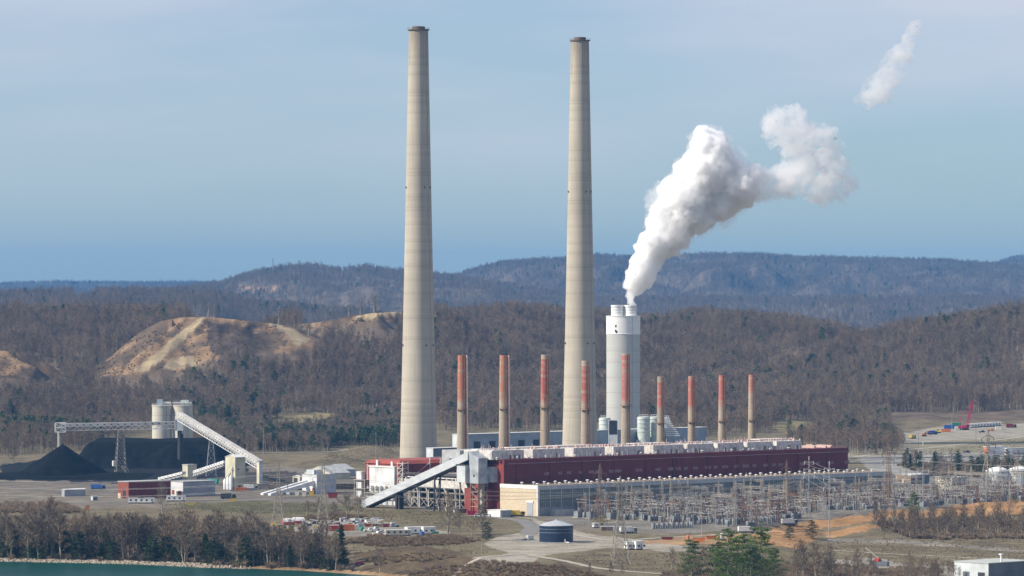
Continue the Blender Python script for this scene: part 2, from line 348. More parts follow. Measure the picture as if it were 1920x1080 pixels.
def bare_tree(seed, h=20, spread=.33, limbs=16, sub=6, tw=6, wtw=.13, trunk_r=.3, low=.28, up=.75, fork=False):
    """trunk mesh and crown mesh of a leafless tree"""
    rd = random.Random(seed); TV, TF, CV, CF = [], [], [], []
    lean = Vector((rd.uniform(-.05, .05), rd.uniform(-.05, .05), 1))
    tp = [Vector((0, 0, -.6))]; n = 6
    for i in range(1, n+1):
        t = i/n; tp.append(Vector((lean.x*h*t+rd.uniform(-.3, .3), lean.y*h*t+rd.uniform(-.3, .3), h*.88*t)))
    tr = [trunk_r*(1.15-1.08*i/n)+.02 for i in range(n+1)]
    tube_pts(TV, TF, tp, tr, 5)
    def at(t):
        q = t*n; i = min(int(q), n-1); return tp[i].lerp(tp[i+1], q-i)
    for l in range(limbs):
        t = low + (1-low)*((l+rd.random())/limbs)**.9; a = l*2.4+rd.uniform(-.5, .5)
        ln = h*spread*(1.15-.75*t)*rd.uniform(.7, 1.15)*(1 if t > low+.06 else .8)
        d = Vector((math.cos(a), math.sin(a), up*rd.uniform(.6, 1.5)+t*.5)).normalized()
        b = at(min(t, .99)); pts = [b]; dd = d.copy()
        for s in range(3):
            dd = (dd+Vector((rd.uniform(-.25, .25), rd.uniform(-.25, .25), rd.uniform(-.05, .28)))).normalized(); pts.append(pts[-1]+dd*ln/3)
        r0 = trunk_r*.42*(1.1-t*.7); tube_pts(CV, CF, pts, [r0, r0*.7, r0*.45, r0*.2], 3)
        for s in range(sub):
            q = rd.uniform(.2, 1)*3; i = min(int(q), 2); o = pts[i].lerp(pts[i+1], q-i)
            e = (dd+Vector((rd.uniform(-1, 1), rd.uniform(-1, 1), rd.uniform(-.3, .8)))).normalized(); l2 = ln*rd.uniform(.3, .55)
            en = o+e*l2; md = o.lerp(en, .5)+Vector((rd.uniform(-.1, .1), rd.uniform(-.1, .1), rd.uniform(-.05, .12)))*l2
            sliver(CV, CF, o, md, wtw*1.8, rd); sliver(CV, CF, o.lerp(md, .7), en, wtw*1.2, rd); 
            for k in range(tw):
                o2 = o.lerp(en, rd.uniform(.15, 1)); e2 = (e+Vector((rd.uniform(-1, 1), rd.uniform(-1, 1), rd.uniform(-.3, .9)))).normalized()
                sliver(CV, CF, o2, o2+e2*l2*rd.uniform(.35, .7), wtw, rd)
    return (TV, TF), (CV, CF)
def leaf_clump(V, Fc, c, r, n, size, rd, flat=1.0):
    for i in range(n):
        d = Vector((rd.gauss(0, 1), rd.gauss(0, 1), rd.gauss(0, 1)*flat)); d.normalize(); p = c+Vector((d.x*r, d.y*r, d.z*r*flat))*rd.uniform(.35, 1)
        a = Vector((rd.uniform(-1, 1), rd.uniform(-1, 1), rd.uniform(-.6, .6))).normalized()*size; b = a.cross(d+Vector((.1, .2, .3)))
        if b.length < 1e-4: continue
        b = b.normalized()*size*.8; k = len(V); V += [tuple(p-a), tuple(p+b*.6), tuple(p+a), tuple(p-b*.6)]; Fc.append((k, k+1, k+2, k+3))
def pine_tree(seed, h=18, wid=.24, leaf=.4, dens=26, low=.35, shape='pine'):
    rd = random.Random(seed); TV, TF, CV, CF = [], [], [], []
    tp = [Vector((rd.uniform(-.15, .15)*i, rd.uniform(-.15, .15)*i, -.6+h*1.0*i/5)) for i in range(6)]
    tube_pts(TV, TF, tp, [h*.017*(1.1-i/5)+.03 for i in range(6)], 5)
    nb = 26 if shape == 'pine' else 34
    for i in range(nb):
        t = low+(1-low)*i/nb; a = i*2.4+rd.uniform(-.4, .4)
        prof_ = (1.0-.75*((t-low)/(1-low))**1.6) if shape == 'pine' else (1-((t-low)/(1-low)))**.8
        ln = h*wid*prof_*rd.uniform(.6, 1.2)+.3
        p = Vector((0, 0, h*t)); e = p+Vector((math.cos(a)*ln, math.sin(a)*ln, ln*rd.uniform(-.05, .35)))
        sliver(TV, TF, p, e, .22, rd)
        for q in ((.55, .5), (.95, .62)) if shape == 'pine' else ((.35, .6), (.8, .6)):
            leaf_clump(CV, CF, p.lerp(e, q[0])+Vector((0, 0, rd.uniform(0, .4))), ln*q[1]*rd.uniform(.7, 1.1)+.35, dens, leaf, rd, .6)
    leaf_clump(CV, CF, Vector((0, 0, h)), h*.05, dens//2, leaf, rd)
    return (TV, TF), (CV, CF)
def shrub(seed, r=1.6, n=170, w=.07):
    rd = random.Random(seed); V, Fc = [], []
    for i in range(n):
        a = rd.uniform(0, 6.28); q = r*.35*math.sqrt(rd.random()); o = Vector((math.cos(a)*q, math.sin(a)*q, rd.uniform(-.1, r*.6)))
        d = Vector((math.cos(a)*rd.random(), math.sin(a)*rd.random(), rd.uniform(.25, 1.1))); sliver(V, Fc, o, o+d*r*rd.uniform(.5, 1), w, rd)
    return V, Fc
def mesh_of(name, vf, m, extra=None):
    me = bpy.data.meshes.new(name); V, Fc = list(vf[0]), list(vf[1]); nf = len(Fc)
    if extra: k = len(V); V += extra[0]; Fc = Fc+[tuple(i+k for i in f) for f in extra[1]]
    me.from_pydata(V, [], Fc); ms = m if isinstance(m, (list, tuple)) else [m]
    for q in ms: me.materials.append(q)
    if len(ms) > 1: me.polygons.foreach_set('material_index', [0]*nf+[1]*(len(Fc)-nf))
    me.update(); return me
def leafmat(name, c1, c2, rough=.9, scale=.012):
    m = mat(name, c1, rough, scale=scale, col2=c2, spec=.1, detail=3); nt = m.node_tree
    oi = nt.nodes.new('ShaderNodeObjectInfo'); hs = nt.nodes.new('ShaderNodeHueSaturation'); b = nt.nodes['Principled BSDF']
    ln = b.inputs['Base Color'].links[0].from_socket
    mr = nt.nodes.new('ShaderNodeMapRange'); mr.inputs[3].default_value = .72; mr.inputs[4].default_value = 1.3; nt.links.new(oi.outputs['Random'], mr.inputs[0]); nt.links.new(mr.outputs[0], hs.inputs['Value'])
    mr2 = nt.nodes.new('ShaderNodeMapRange'); mr2.inputs[3].default_value = .8; mr2.inputs[4].default_value = 1.2; nt.links.new(oi.outputs['Random'], mr2.inputs[0]); nt.links.new(mr2.outputs[0], hs.inputs['Saturation'])
    nt.links.new(ln, hs.inputs['Color']); nt.links.new(hs.outputs[0], b.inputs['Base Color']); return m
M_BARK = leafmat('bark_grey', (.31, .262, .20), (.205, .17, .13))
M_TWIG = leafmat('winter_twigs', (.285, .225, .165), (.185, .143, .105))
M_TWIGR = leafmat('russet_twigs', (.28, .212, .168), (.2, .143, .11))
M_PINE = leafmat('pine_needles', (.085, .115, .055), (.055, .075, .04))
M_CEDAR = leafmat('cedar_needles', (.028, .04, .02), (.02, .03, .016))
M_WEED = leafmat('dead_weeds', (.27, .205, .125), (.19, .135, .085))

protos = bpy.data.collections.new('woodland_models')       # models for the mass of the wood; not linked to the scene itself
def proto(name, me):
    o = bpy.data.objects.new(name, me); protos.objects.link(o); return o
for i in range(5):
    t, c = bare_tree(100+i, h=random.Random(i).uniform(16, 21), limbs=15, sub=6, tw=6, wtw=.17, trunk_r=.3)
    proto('wood_model_a%d' % i, mesh_of('wood_bare', t, [M_BARK, M_TWIG if i != 3 else M_TWIGR], c))
for i in range(2):
    t, c = pine_tree(200+i, h=18, leaf=.6, dens=14); proto('wood_model_b%d' % i, mesh_of('wood_pine', t, [M_BARK, M_PINE], c))
NB = 5
def scatter(name, label, P, which, scl, kind='stuff'):
    me = bpy.data.meshes.new(name); n = len(P); me.vertices.add(n); me.vertices.foreach_set('co', P.astype('f').ravel())
    a = me.attributes.new('which', 'INT', 'POINT'); a.data.foreach_set('value', which.astype('i'))
    a = me.attributes.new('grow', 'FLOAT', 'POINT'); a.data.foreach_set('value', scl.astype('f'))
    a = me.attributes.new('turn', 'FLOAT', 'POINT'); a.data.foreach_set('value', (rng.random(n)*6.28).astype('f'))
    o = bpy.data.objects.new(name, me); COL.objects.link(o); tag(o, label, 'woodland', kind=kind)
    md = o.modifiers.new('scatter', 'NODES'); g = bpy.data.node_groups.get('scatter_trees')
    if g is None:
        g = bpy.data.node_groups.new('scatter_trees', 'GeometryNodeTree')
        g.interface.new_socket('Geometry', in_out='INPUT', socket_type='NodeSocketGeometry'); g.interface.new_socket('Geometry', in_out='OUTPUT', socket_type='NodeSocketGeometry')
        gi = g.nodes.new('NodeGroupInput'); go = g.nodes.new('NodeGroupOutput')
        ci = g.nodes.new('GeometryNodeCollectionInfo'); ci.inputs[0].default_value = protos; ci.inputs['Separate Children'].default_value = True; ci.inputs['Reset Children'].default_value = True
        ip = g.nodes.new('GeometryNodeInstanceOnPoints'); ip.inputs['Pick Instance'].default_value = True
        def named(nm, t):
            q = g.nodes.new('GeometryNodeInputNamedAttribute'); q.data_type = t; q.inputs[0].default_value = nm; return q.outputs[0]
        mpts = g.nodes.new('GeometryNodeMeshToPoints'); cx = g.nodes.new('ShaderNodeCombineXYZ')
        g.links.new(gi.outputs[0], mpts.inputs[0]); g.links.new(mpts.outputs[0], ip.inputs['Points']); g.links.new(ci.outputs[0], ip.inputs['Instance'])
        g.links.new(named('which', 'INT'), ip.inputs['Instance Index']); g.links.new(named('turn', 'FLOAT'), cx.inputs[2]); g.links.new(cx.outputs[0], ip.inputs['Rotation'])
        g.links.new(named('grow', 'FLOAT'), ip.inputs['Scale']); g.links.new(ip.outputs[0], go.inputs[0])
    md.node_group = g
    return o
# visible ground only: running maximum of the sight line per terrain column
EL = (ZZ-H)/YY; RUN = np.maximum.accumulate(EL, 0)
def make_wood(name, label, y0, y1, spacing, p0=-60, p1=1980, evergreen=.06, keep=None, smul=1.0, margin=15.0):
    area = (p1-p0)/F*(y1*y1-y0*y0)/2; n = int(area/spacing**2)
    Y = np.sqrt(rng.random(n)*(y1*y1-y0*y0)+y0*y0); px = rng.uniform(p0, p1, n); X = (px-CX)/F*Y
    z = ground_z(X, Y); py = YH+F*(H-z)/Y
    ci = np.clip(np.searchsorted(cols, X/Y), 0, len(cols)-1); ri = np.clip(np.searchsorted(rows, Y)-2, 0, len(rows)-1)
    ok = (z+margin-H)/Y > RUN[ri, ci]
    if keep is not None: ok &= keep(px, py, X, Y, z)
    ev = fbm(X/130+2, Y/200+8, 3)
    pe = np.clip((ev-.56)*5, 0, .8)*evergreen*6 + evergreen*.35
    which = np.where(rng.random(n) < pe, NB+rng.integers(0, 2, n), rng.integers(0, NB, n))
    s = rng.uniform(.62, 1.15, n)*smul*(.82+.42*fbm(X/70+1, Y/110, 3))
    P = np.stack([X, Y, z-.2], 1)[ok]
    print(name, len(P))
    return scatter(name, label, P, which[ok], s[ok])
def inp(px, py, pl): return inpoly(px, py, pl)
def keep_near(px, py, X, Y, z):
    ok = (z > 6) | (Y > 3950)
    for dy in (0, 10, 20, 30):          # no trees on the cleared ground nor close enough below to hide it
        q = py-dy; ok &= ~(inp(px, q, CLEAR[0]) & (Y < 4450) & (Y > 3900)); ok &= ~(inp(px, q, CLEAR[1]) & (Y > 4100) & (Y < 4750)); ok &= ~(inp(px, q, CLEAR[2]) & (Y < 4350))
    for pl in MEADOW:
        for dy in (0, 8, 16): ok &= ~inp(px, py-dy, pl)
    ok &= ~inp(px, py, [(1640, 850), (1680, 812), (1760, 796), (1930, 788), (2000, 850)])
    ok &= ~((px > 1560) & (Y < 3950))
    ok &= ~(inp(px, py, [(1560, 640), (1600, 640), (1480, 690), (1370, 720), (1260, 750), (1250, 735), (1360, 705), (1470, 672)]))
    ok &= rng.random(len(px)) < np.clip(1.5-1.1*fbm(X/45+4, Y/80+2, 3), .35, 1)
    return ok
make_wood('hillside_wood', 'leafless brown winter wood covering the hills behind the plant', 3700, 5600, 5.7, smul=.92, evergreen=.018, keep=keep_near)
make_wood('valley_wood', 'blue hazy wood on the lower hills beyond the cleared ridge', 5650, 8600, 10, evergreen=.015, keep=lambda px, py, X, Y, z: (px < 900) & (z > 5) & ~inp(px, py, [(135, 552), (190, 545), (195, 552), (160, 568), (140, 566)]))
make_wood('ridge_wood', 'wood on the long blue mountain ridge at the skyline', 8600, 19500, 16.5, evergreen=.01, smul=1.1, keep=lambda px, py, X, Y, z: (z > 30) & ~inp(px, py, [(440, 534), (520, 538), (520, 546), (450, 544)]))
BELT = [[(-60, 852), (-60, 785), (400, 785), (755, 768), (765, 838), (640, 836), (610, 846), (450, 848), (380, 840), (270, 800), (180, 838), (60, 852)], [(815, 765), (1060, 770), (1060, 806), (815, 812)], [(1200, 770), (1480, 772), (1450, 812), (1340, 818), (1200, 805)], [(1540, 780), (1660, 780), (1690, 850), (1590, 858), (1480, 835), (1500, 812)]]
def keep_belt(px, py, X, Y, z):
    wx = px+(fbm(X/25, Y/60, 3)-.5)*40; wy = py+(fbm(X/25+9, Y/60, 3)-.5)*14
    ok = np.zeros(px.shape, bool)
    for pl in BELT: ok |= inp(wx, wy, pl)
    for pl in MEADOW:
        for dy in (0, 8, 16): ok &= ~inp(px, py-dy, pl)
    return ok
make_wood('valley_edge_wood', 'mixed pine and leafless wood along the foot of the hills by the plant', 3180, 4100, 6.2, evergreen=.10, smul=.75, keep=keep_belt)
make_wood('pine_belt', 'dark belt of young pines below the meadow behind the coal conveyor', 3250, 3800, 5.5, p0=370, p1=770, evergreen=1.2, smul=.62, keep=lambda px, py, X, Y, z: inp(px+(fbm(X/25, Y/60, 3)-.5)*40, py+(fbm(X/25+9, Y/60, 3)-.5)*14, [(380, 812), (480, 812), (560, 806), (640, 800), (700, 785), (765, 780), (765, 838), (640, 836), (600, 846), (450, 848), (400, 840)]))

# ---------------------------------------------------------------- air
hz = MB(); hz.box(-15000, 15000, -300, 23000, WATER_Z-8, 345)
hm = bpy.data.materials.new('haze_air'); hm.use_nodes = True; hn = hm.node_tree; hn.nodes.clear()
ho = hn.nodes.new('ShaderNodeOutputMaterial'); hv = hn.nodes.new('ShaderNodeVolumePrincipled'); hv.inputs['Color'].default_value = (.09, .40, .88, 1); hv.inputs['Density'].default_value = .000032
hn.links.new(hv.outputs[0], ho.inputs['Volume'])
haze = hz.build('haze', hm); tag(haze, 'thin blue haze filling the valley air', 'haze', kind='stuff')
# ---------------------------------------------------------------- chimneys
def chimney_mat(name, c1, c2, lift=2.4, top=None, seedv=0.0, soot=None):
    """slip-formed concrete: lifts of slightly different tone, thin joints, streaks"""
    m = bpy.data.materials.new(name); m.use_nodes = True; nt = m.node_tree; L = nt.links.new; b = nt.nodes['Principled BSDF']; b.inputs['Roughness'].default_value = .9; b.inputs['Specular IOR Level'].default_value = .15
    tc = nt.nodes.new('ShaderNodeTexCoord'); sp = nt.nodes.new('ShaderNodeSeparateXYZ'); L(tc.outputs['Object'], sp.inputs[0])
    def math_(op, a, v=None, w=None):
        n = nt.nodes.new('ShaderNodeMath'); n.operation = op
        for i, q in enumerate((a, v, w)):
            if q is None: continue
            if hasattr(q, 'links'): L(q, n.inputs[i])
            else: n.inputs[i].default_value = q
        return n.outputs[0]
    z = sp.outputs['Z']; lf = math_('DIVIDE', z, lift); fl = math_('FLOOR', lf); fr = math_('FRACT', lf)
    wn = nt.nodes.new('ShaderNodeTexWhiteNoise'); wn.noise_dimensions = '1D'; L(math_('ADD', fl, seedv), wn.inputs['W'])
    big = nd(nt, 'ShaderNodeTexNoise', Scale=.05, Detail=3.0); mpb = nt.nodes.new('ShaderNodeMapping'); mpb.inputs['Scale'].default_value = (1, 1, .35); L(tc.outputs['Object'], mpb.inputs[0]); L(mpb.outputs[0], big.inputs[0])
    st = nd(nt, 'ShaderNodeTexNoise', Scale=.9, Detail=5.0, Roughness=.65); mps = nt.nodes.new('ShaderNodeMapping'); mps.inputs['Scale'].default_value = (1, 1, .04); L(tc.outputs['Object'], mps.inputs[0]); L(mps.outputs[0], st.inputs[0])
    v = math_('ADD', math_('MULTIPLY', wn.outputs[0], .2), math_('MULTIPLY', big.outputs[0], .75)); v = math_('ADD', v, math_('MULTIPLY', st.outputs[0], .8)); v = math_('SUBTRACT', v, .42)
    mx = nt.nodes.new('ShaderNodeMix'); mx.data_type = 'RGBA'; mx.inputs[6].default_value = (*c1, 1); mx.inputs[7].default_value = (*c2, 1); L(v, mx.inputs[0])
    jn = math_('LESS_THAN', fr, .1); jw = math_('MULTIPLY', jn, math_('GREATER_THAN', wn.outputs[0], .7))
    m2 = nt.nodes.new('ShaderNodeMix'); m2.data_type = 'RGBA'; m2.blend_type = 'MULTIPLY'; m2.inputs[7].default_value = (.72, .7, .68, 1); L(mx.outputs[2], m2.inputs[6]); L(jw, m2.inputs[0])
    last = m2.outputs[2]
    if top:                            # faded red paint above a height, worn through in patches
        z0, z1, rc = top
        pn = nd(nt, 'ShaderNodeTexNoise', Scale=.45, Detail=6.0, Roughness=.7); L(tc.outputs['Object'], pn.inputs[0])
        k = nt.nodes.new('ShaderNodeMapRange'); k.inputs[1].default_value = z0-2.5; k.inputs[2].default_value = z0+1.5; L(math_('ADD', z, math_('MULTIPLY', math_('SUBTRACT', st.outputs[0], .5), 12)), k.inputs[0])
        wr = nt.nodes.new('ShaderNodeMapRange'); wr.inputs[1].default_value = .64; wr.inputs[2].default_value = .5; wr.inputs[3].default_value = .25; wr.inputs[4].default_value = .95
        L(math_('ADD', math_('MULTIPLY', pn.outputs[0], .75), math_('MULTIPLY', wn.outputs[0], .25)), wr.inputs[0])
        up = math_('LESS_THAN', z, z1)
        f = math_('MULTIPLY', math_('MULTIPLY', k.outputs[0], wr.outputs[0]), up)
        m3 = nt.nodes.new('ShaderNodeMix'); m3.data_type = 'RGBA'; m3.inputs[7].default_value = (*rc, 1); L(last, m3.inputs[6]); L(f, m3.inputs[0]); last = m3.outputs[2]
        # rust and soot run-off below
        rs = nd(nt, 'ShaderNodeTexNoise', Scale=1.3, Detail=4.0); mpr = nt.nodes.new('ShaderNodeMapping'); mpr.inputs['Scale'].default_value = (1, 1, .03); mpr.inputs['Location'].default_value = (seedv, 3, 0); L(tc.outputs['Object'], mpr.inputs[0]); L(mpr.outputs[0], rs.inputs[0])
        rr = nt.nodes.new('ShaderNodeMapRange'); rr.inputs[1].default_value = .56; rr.inputs[2].default_value = .72; rr.inputs[4].default_value = .75; L(rs.outputs[0], rr.inputs[0])
        m4 = nt.nodes.new('ShaderNodeMix'); m4.data_type = 'RGBA'; m4.inputs[7].default_value = (.16, .075, .04, 1); L(last, m4.inputs[6]); L(rr.outputs[0], m4.inputs[0]); last = m4.outputs[2]
    if soot:                           # smoke stains running down from the lip
        sr = nt.nodes.new('ShaderNodeMapRange'); sr.inputs[1].default_value = soot-26; sr.inputs[2].default_value = soot+6; sr.inputs[4].default_value = .7; L(math_('ADD', z, math_('MULTIPLY', math_('SUBTRACT', st.outputs[0], .5), 60)), sr.inputs[0])
        m5 = nt.nodes.new('ShaderNodeMix'); m5.data_type = 'RGBA'; m5.inputs[7].default_value = (.22, .17, .125, 1); L(last, m5.inputs[6]); L(sr.outputs[0], m5.inputs[0]); last = m5.outputs[2]
    L(last, b.inputs['Base Color'])
    bp = nt.nodes.new('ShaderNodeBump'); bp.inputs['Strength'].default_value = .25; bp.inputs['Distance'].default_value = .15; L(jn, bp.inputs['Height']); L(bp.outputs[0], b.inputs['Normal'])
    return m
M_CONC = chimney_mat('chimney_concrete', (.55, .495, .40), (.31, .28, .222), soot=303)
M_SOOT = mat('sooty_cap', (.19, .145, .11), .9, scale=.5)
M_STEEL = mat('galvanised_steel', (.42, .43, .44), .5, var=.15, metal=.3)
M_DARK = mat('dark_steel', (.05, .05, .055), .6)
def tall_chimney(px_top, px_bot, y_top, Y, w_top, w_bot, label, caphole):
    s = F/Y; x = ((px_top+px_bot)/2-CX)/s; ztop = H-(y_top+6-YH)/s
    t = empty('tall_chimney', (x, Y, 0), 0, label, 'chimney', 'tall concrete chimneys')
    r0, r1 = w_bot/2/s*1.06, w_top/2/s
    pr = []
    for i in range(41):
        q = i/40; pr.append((r0+(r1-r0)*(q**.86), ztop*q))
    MB().lathe(pr, 48).build('shaft', M_CONC, t, True)
    rim = MB(); rim.lathe([(r1+.1, ztop-.5), (r1+.9, ztop-.4), (r1+.9, ztop+.35), (r1-.3, ztop+.4)], 40); rim.build('rim_platform', M_SOOT, t)
    MB().lathe([(r1*.66, ztop+.3), (r1*.68, ztop+2.1), (r1*.62, ztop+2.4), (r1*.55, ztop+2.4), (r1*.55, ztop+.6)], 32).build('flue_liner', M_SOOT, t, True)
    rail = MB()
    for i in range(24):
        a = i*2*math.pi/24; b = a+2*math.pi/24; p = Vector((math.cos(a)*(r1+.85), math.sin(a)*(r1+.85), ztop+.3)); p2 = Vector((math.cos(b)*(r1+.85), math.sin(b)*(r1+.85), ztop+1.4))
        rail.bar(p, p+Vector((0, 0, 1.1)), .06); rail.bar(p+Vector((0, 0, 1.1)), p2, .06)
    rail.build('railing', M_DARK, t)
    def rad(z): q = z/ztop; return r0+(r1-r0)*(q**.86)
    lad = MB()
    for a in (R(-38),):
        for i in range(60):
            za, zb = ztop*i/60, ztop*(i+1)/60; pa = Vector((math.cos(a)*(rad(za)+.25), math.sin(a)*(rad(za)+.25), za)); pb = Vector((math.cos(a)*(rad(zb)+.25), math.sin(a)*(rad(zb)+.25), zb)); lad.bar(pa, pb, .22)
    lad.build('ladder', M_STEEL, t)
    for zz in (ztop*.28, ztop*.64):                       # warning light fittings at two levels
        for a in (-160, -60, -25, 80):
            p = Vector((math.cos(R(a))*(rad(zz)+.3), math.sin(R(a))*(rad(zz)+.3), zz)); d = MB(); d.box(p.x-.35, p.x+.35, p.y-.4, p.y+.4, zz-.6, zz+.6); d.build('beacon_box', M_DARK, t)
    return t
tall_chimney(785.5, 784.0, 50, 2950, 36, 68, 'tallest tapering concrete chimney standing behind the red-roofed building', 0)
tall_chimney(1089, 1085.5, 70, 3073, 34, 64, 'tall tapering concrete chimney between the small red-topped stacks and the white chimney', 0)

# white scrubber chimney with two flues
M_CONCW = chimney_mat('pale_concrete', (.52, .52, .49), (.39, .395, .38), 3.0, seedv=40)
M_WHITE = mat('white_paint', (.80, .80, .78), .6, var=.05)
YS = 3380.0; s = F/YS; xs = (1168.5-CX)/s; zt = H-(592-YH)/s; zb = H-(627-YH)/s; rs_ = 31.5/s
scr = empty('scrubber_chimney', (xs, YS, 0), 0, 'broad white-topped concrete chimney with twin flues giving off steam', 'chimney')
MB().lathe([(rs_, 0), (rs_, zb)], 48).build('shaft', M_CONCW, scr, True)
MB().lathe([(rs_+.15, zb-.01), (rs_+.35, zb+.6), (rs_+.15, zb+.8), (rs_+.15, zt-.6), (rs_+.5, zt-.5), (rs_+.5, zt)], 48).build('white_band', M_WHITE, scr, True)
for i, fx in enumerate((1157.5, 1182.0)):
    xx = (fx-1168.5)/s; fr = 11.8/s
    f = MB().lathe([(fr, zt-1), (fr, zt+7.6), (fr+.25, zt+7.7), (fr+.25, zt+8.4), (fr-.5, zt+8.5), (fr-.5, zt+4)], 32, (xx, -1.0), False).build('flue', M_WHITE, scr, True)
    hp = MB()
    for q in (2.2, 4.4, 6.4): hp.lathe([(fr+.02, zt+q), (fr+.14, zt+q), (fr+.14, zt+q+.25), (fr+.02, zt+q+.25)], 32, (xx, -1.0), False)
    hp.build('hoop', M_STEEL, f)
for (a, b) in ((1154.5, 611), (1154, 620), (1156, 622)):
    ang = math.asin(((a-1168.5)/s)/rs_); zz = H-(b-YH)/s; p = (math.sin(ang)*(rs_+.1), -math.cos(ang)*(rs_+.1)); d = MB(); d.box(p[0]-.7, p[0]+.7, p[1]-.25, p[1]+.3, zz-.9, zz+.9); d.build('opening', M_DARK, scr)
lad = MB(); lad.bar((rs_*.52, -rs_*.87, 0), (rs_*.52, -rs_*.87, zt), .35); lad.build('ladder', M_STEEL, scr)

# steam
def plume(name, label, puffs, Y, dens, disp, noise, voxel=1.1, seed=3, grow=1.0):
    rd = random.Random(seed); V, Fc = [], []
    import bmesh
    bm = bmesh.new()
    for (px, py, r) in puffs:
        c = A(px, py, Y); c.y += rd.uniform(-.2, .2)*r/F*Y; rr = r*Y/F*grow
        bmesh.ops.create_icosphere(bm, subdivisions=2, radius=rr, matrix=Matrix.Translation(c))
        for k in range(7):
            d = Vector((rd.gauss(0, 1), rd.gauss(0, 1), rd.gauss(0, 1))).normalized(); bmesh.ops.create_icosphere(bm, subdivisions=2, radius=rr*rd.uniform(.3, .5), matrix=Matrix.Translation(c+d*rr*.8))
    me = bpy.data.meshes.new(name); bm.to_mesh(me); bm.free()
    o = bpy.data.objects.new(name, me); COL.objects.link(o); tag(o, label, 'steam' if label else None, kind='stuff')
    rm = o.modifiers.new('union', 'REMESH'); rm.mode = 'VOXEL'; rm.voxel_size = voxel; rm.use_smooth_shade = True
    for i, (sz, stg) in enumerate(disp):
        t = bpy.data.textures.new('%s_billow%d' % (name, i), 'CLOUDS'); t.noise_scale = sz; t.noise_depth = 2; t.noise_basis = 'BLENDER_ORIGINAL'
        d = o.modifiers.new('billow', 'DISPLACE'); d.texture = t; d.strength = stg; d.mid_level = .5; d.texture_coords = 'GLOBAL'
    m = bpy.data.materials.new(name); m.use_nodes = True; nt = m.node_tree; nt.nodes.clear(); mo = nt.nodes.new('ShaderNodeOutputMaterial'); vp = nt.nodes.new('ShaderNodeVolumePrincipled')
    vp.inputs['Color'].default_value = (.996, .996, .996, 1); vp.inputs['Density'].default_value = dens; vp.inputs['Anisotropy'].default_value = .2
    if noise:
        g = nt.nodes.new('ShaderNodeNewGeometry'); n = nd(nt, 'ShaderNodeTexNoise', Scale=noise[0], Detail=4.0, Roughness=.65); nt.links.new(g.outputs['Position'], n.inputs[0])
        r = nt.nodes.new('ShaderNodeMapRange'); r.inputs[1].default_value = noise[1]; r.inputs[2].default_value = noise[2]; r.inputs[4].default_value = dens; nt.links.new(n.outputs[0], r.inputs[0]); nt.links.new(r.outputs[0], vp.inputs['Density'])
        m.cycles.volume_step_rate = 1.0
    nt.links.new(vp.outputs[0], mo.inputs['Volume']); me.materials.append(m)
    return o
P1 = [(1183, 566, 9), (1184, 556, 12), (1190, 540, 20), (1196, 522, 24), (1207, 500, 30), (1220, 480, 30), (1228, 462, 34), (1240, 445, 36), (1255, 425, 42), (1265, 402, 44), (1285, 385, 50), (1300, 360, 48), (1318, 335, 52), (1335, 310, 46), (1328, 280, 36), (1325, 262, 24), (1365, 330, 40), (1390, 350, 34), (1350, 380, 34), (1310, 410, 30), (1275, 440, 26), (1400, 335, 24), (1290, 345, 26)]
P2 = [(1412, 345, 32), (1440, 346, 32), (1468, 340, 32), (1492, 328, 34), (1505, 305, 30), (1500, 275, 32), (1480, 250, 34), (1455, 232, 28), (1490, 225, 24), (1525, 270, 34), (1545, 300, 34), (1560, 330, 34), (1570, 350, 26), (1545, 360, 26), (1525, 345, 24), (1540, 250, 20)]
P3 = [(1632, 182, 18), (1648, 172, 22), (1655, 155, 20), (1668, 140, 22), (1680, 122, 20), (1690, 102, 20), (1703, 82, 16), (1712, 62, 12), (1716, 48, 8), (1612, 190, 10)]
sp_ = plume('steam_plume', 'dense white steam billowing up from the twin-flued white chimney', P1, YS, .5, [(16, 8), (6, 5), (2.4, 3), (1.2, 1.4)], None, grow=1.02)
ov = plume('vapour_fringe', None, P1[8:], YS, .07, [(16, 9), (6, 7), (2.4, 5)], (.14, .42, .64), seed=4, grow=1.26); ov.parent = sp_
plume('steam_cloud', 'thinner torn white steam cloud at the end of the plume', P2, YS, .12, [(14, 11), (5, 7), (2, 4)], (.09, .38, .62), seed=5, grow=1.15)
plume('steam_wisp', 'small detached wisp of steam high in the sky', P3, YS, .12, [(14, 10), (5, 7), (2, 3)], (.07, .37, .64), seed=9, grow=1.15)
# ---------------------------------------------------------------- the power station: own axes u (along the hall), v (back from it)
EU = Vector((.741, .672, 0)).normalized(); EV = Vector((-EU.y, EU.x, 0)); TH = math.atan2(EU.y, EU.x)
O0 = Vector((13.8, 2308, 0))
def PL(u, v, z=0.0): return O0+EU*u+EV*v+Vector((0, 0, z))
def UV(p): d = Vector((p[0], p[1], 0))-O0; return d.dot(EU), d.dot(EV)
def px_of(p): return CX+F*p[0]/p[1], YH+F*(H-p[2])/p[1]
def pthing(name, u, v, label, cat, group=None): return empty(name, PL(u, v), TH, label, cat, group)
def blk(name, x0, x1, y0, y1, z0, z1, m, parent): return MB().box(x0, x1, y0, y1, z0, z1).build(name, m, parent)

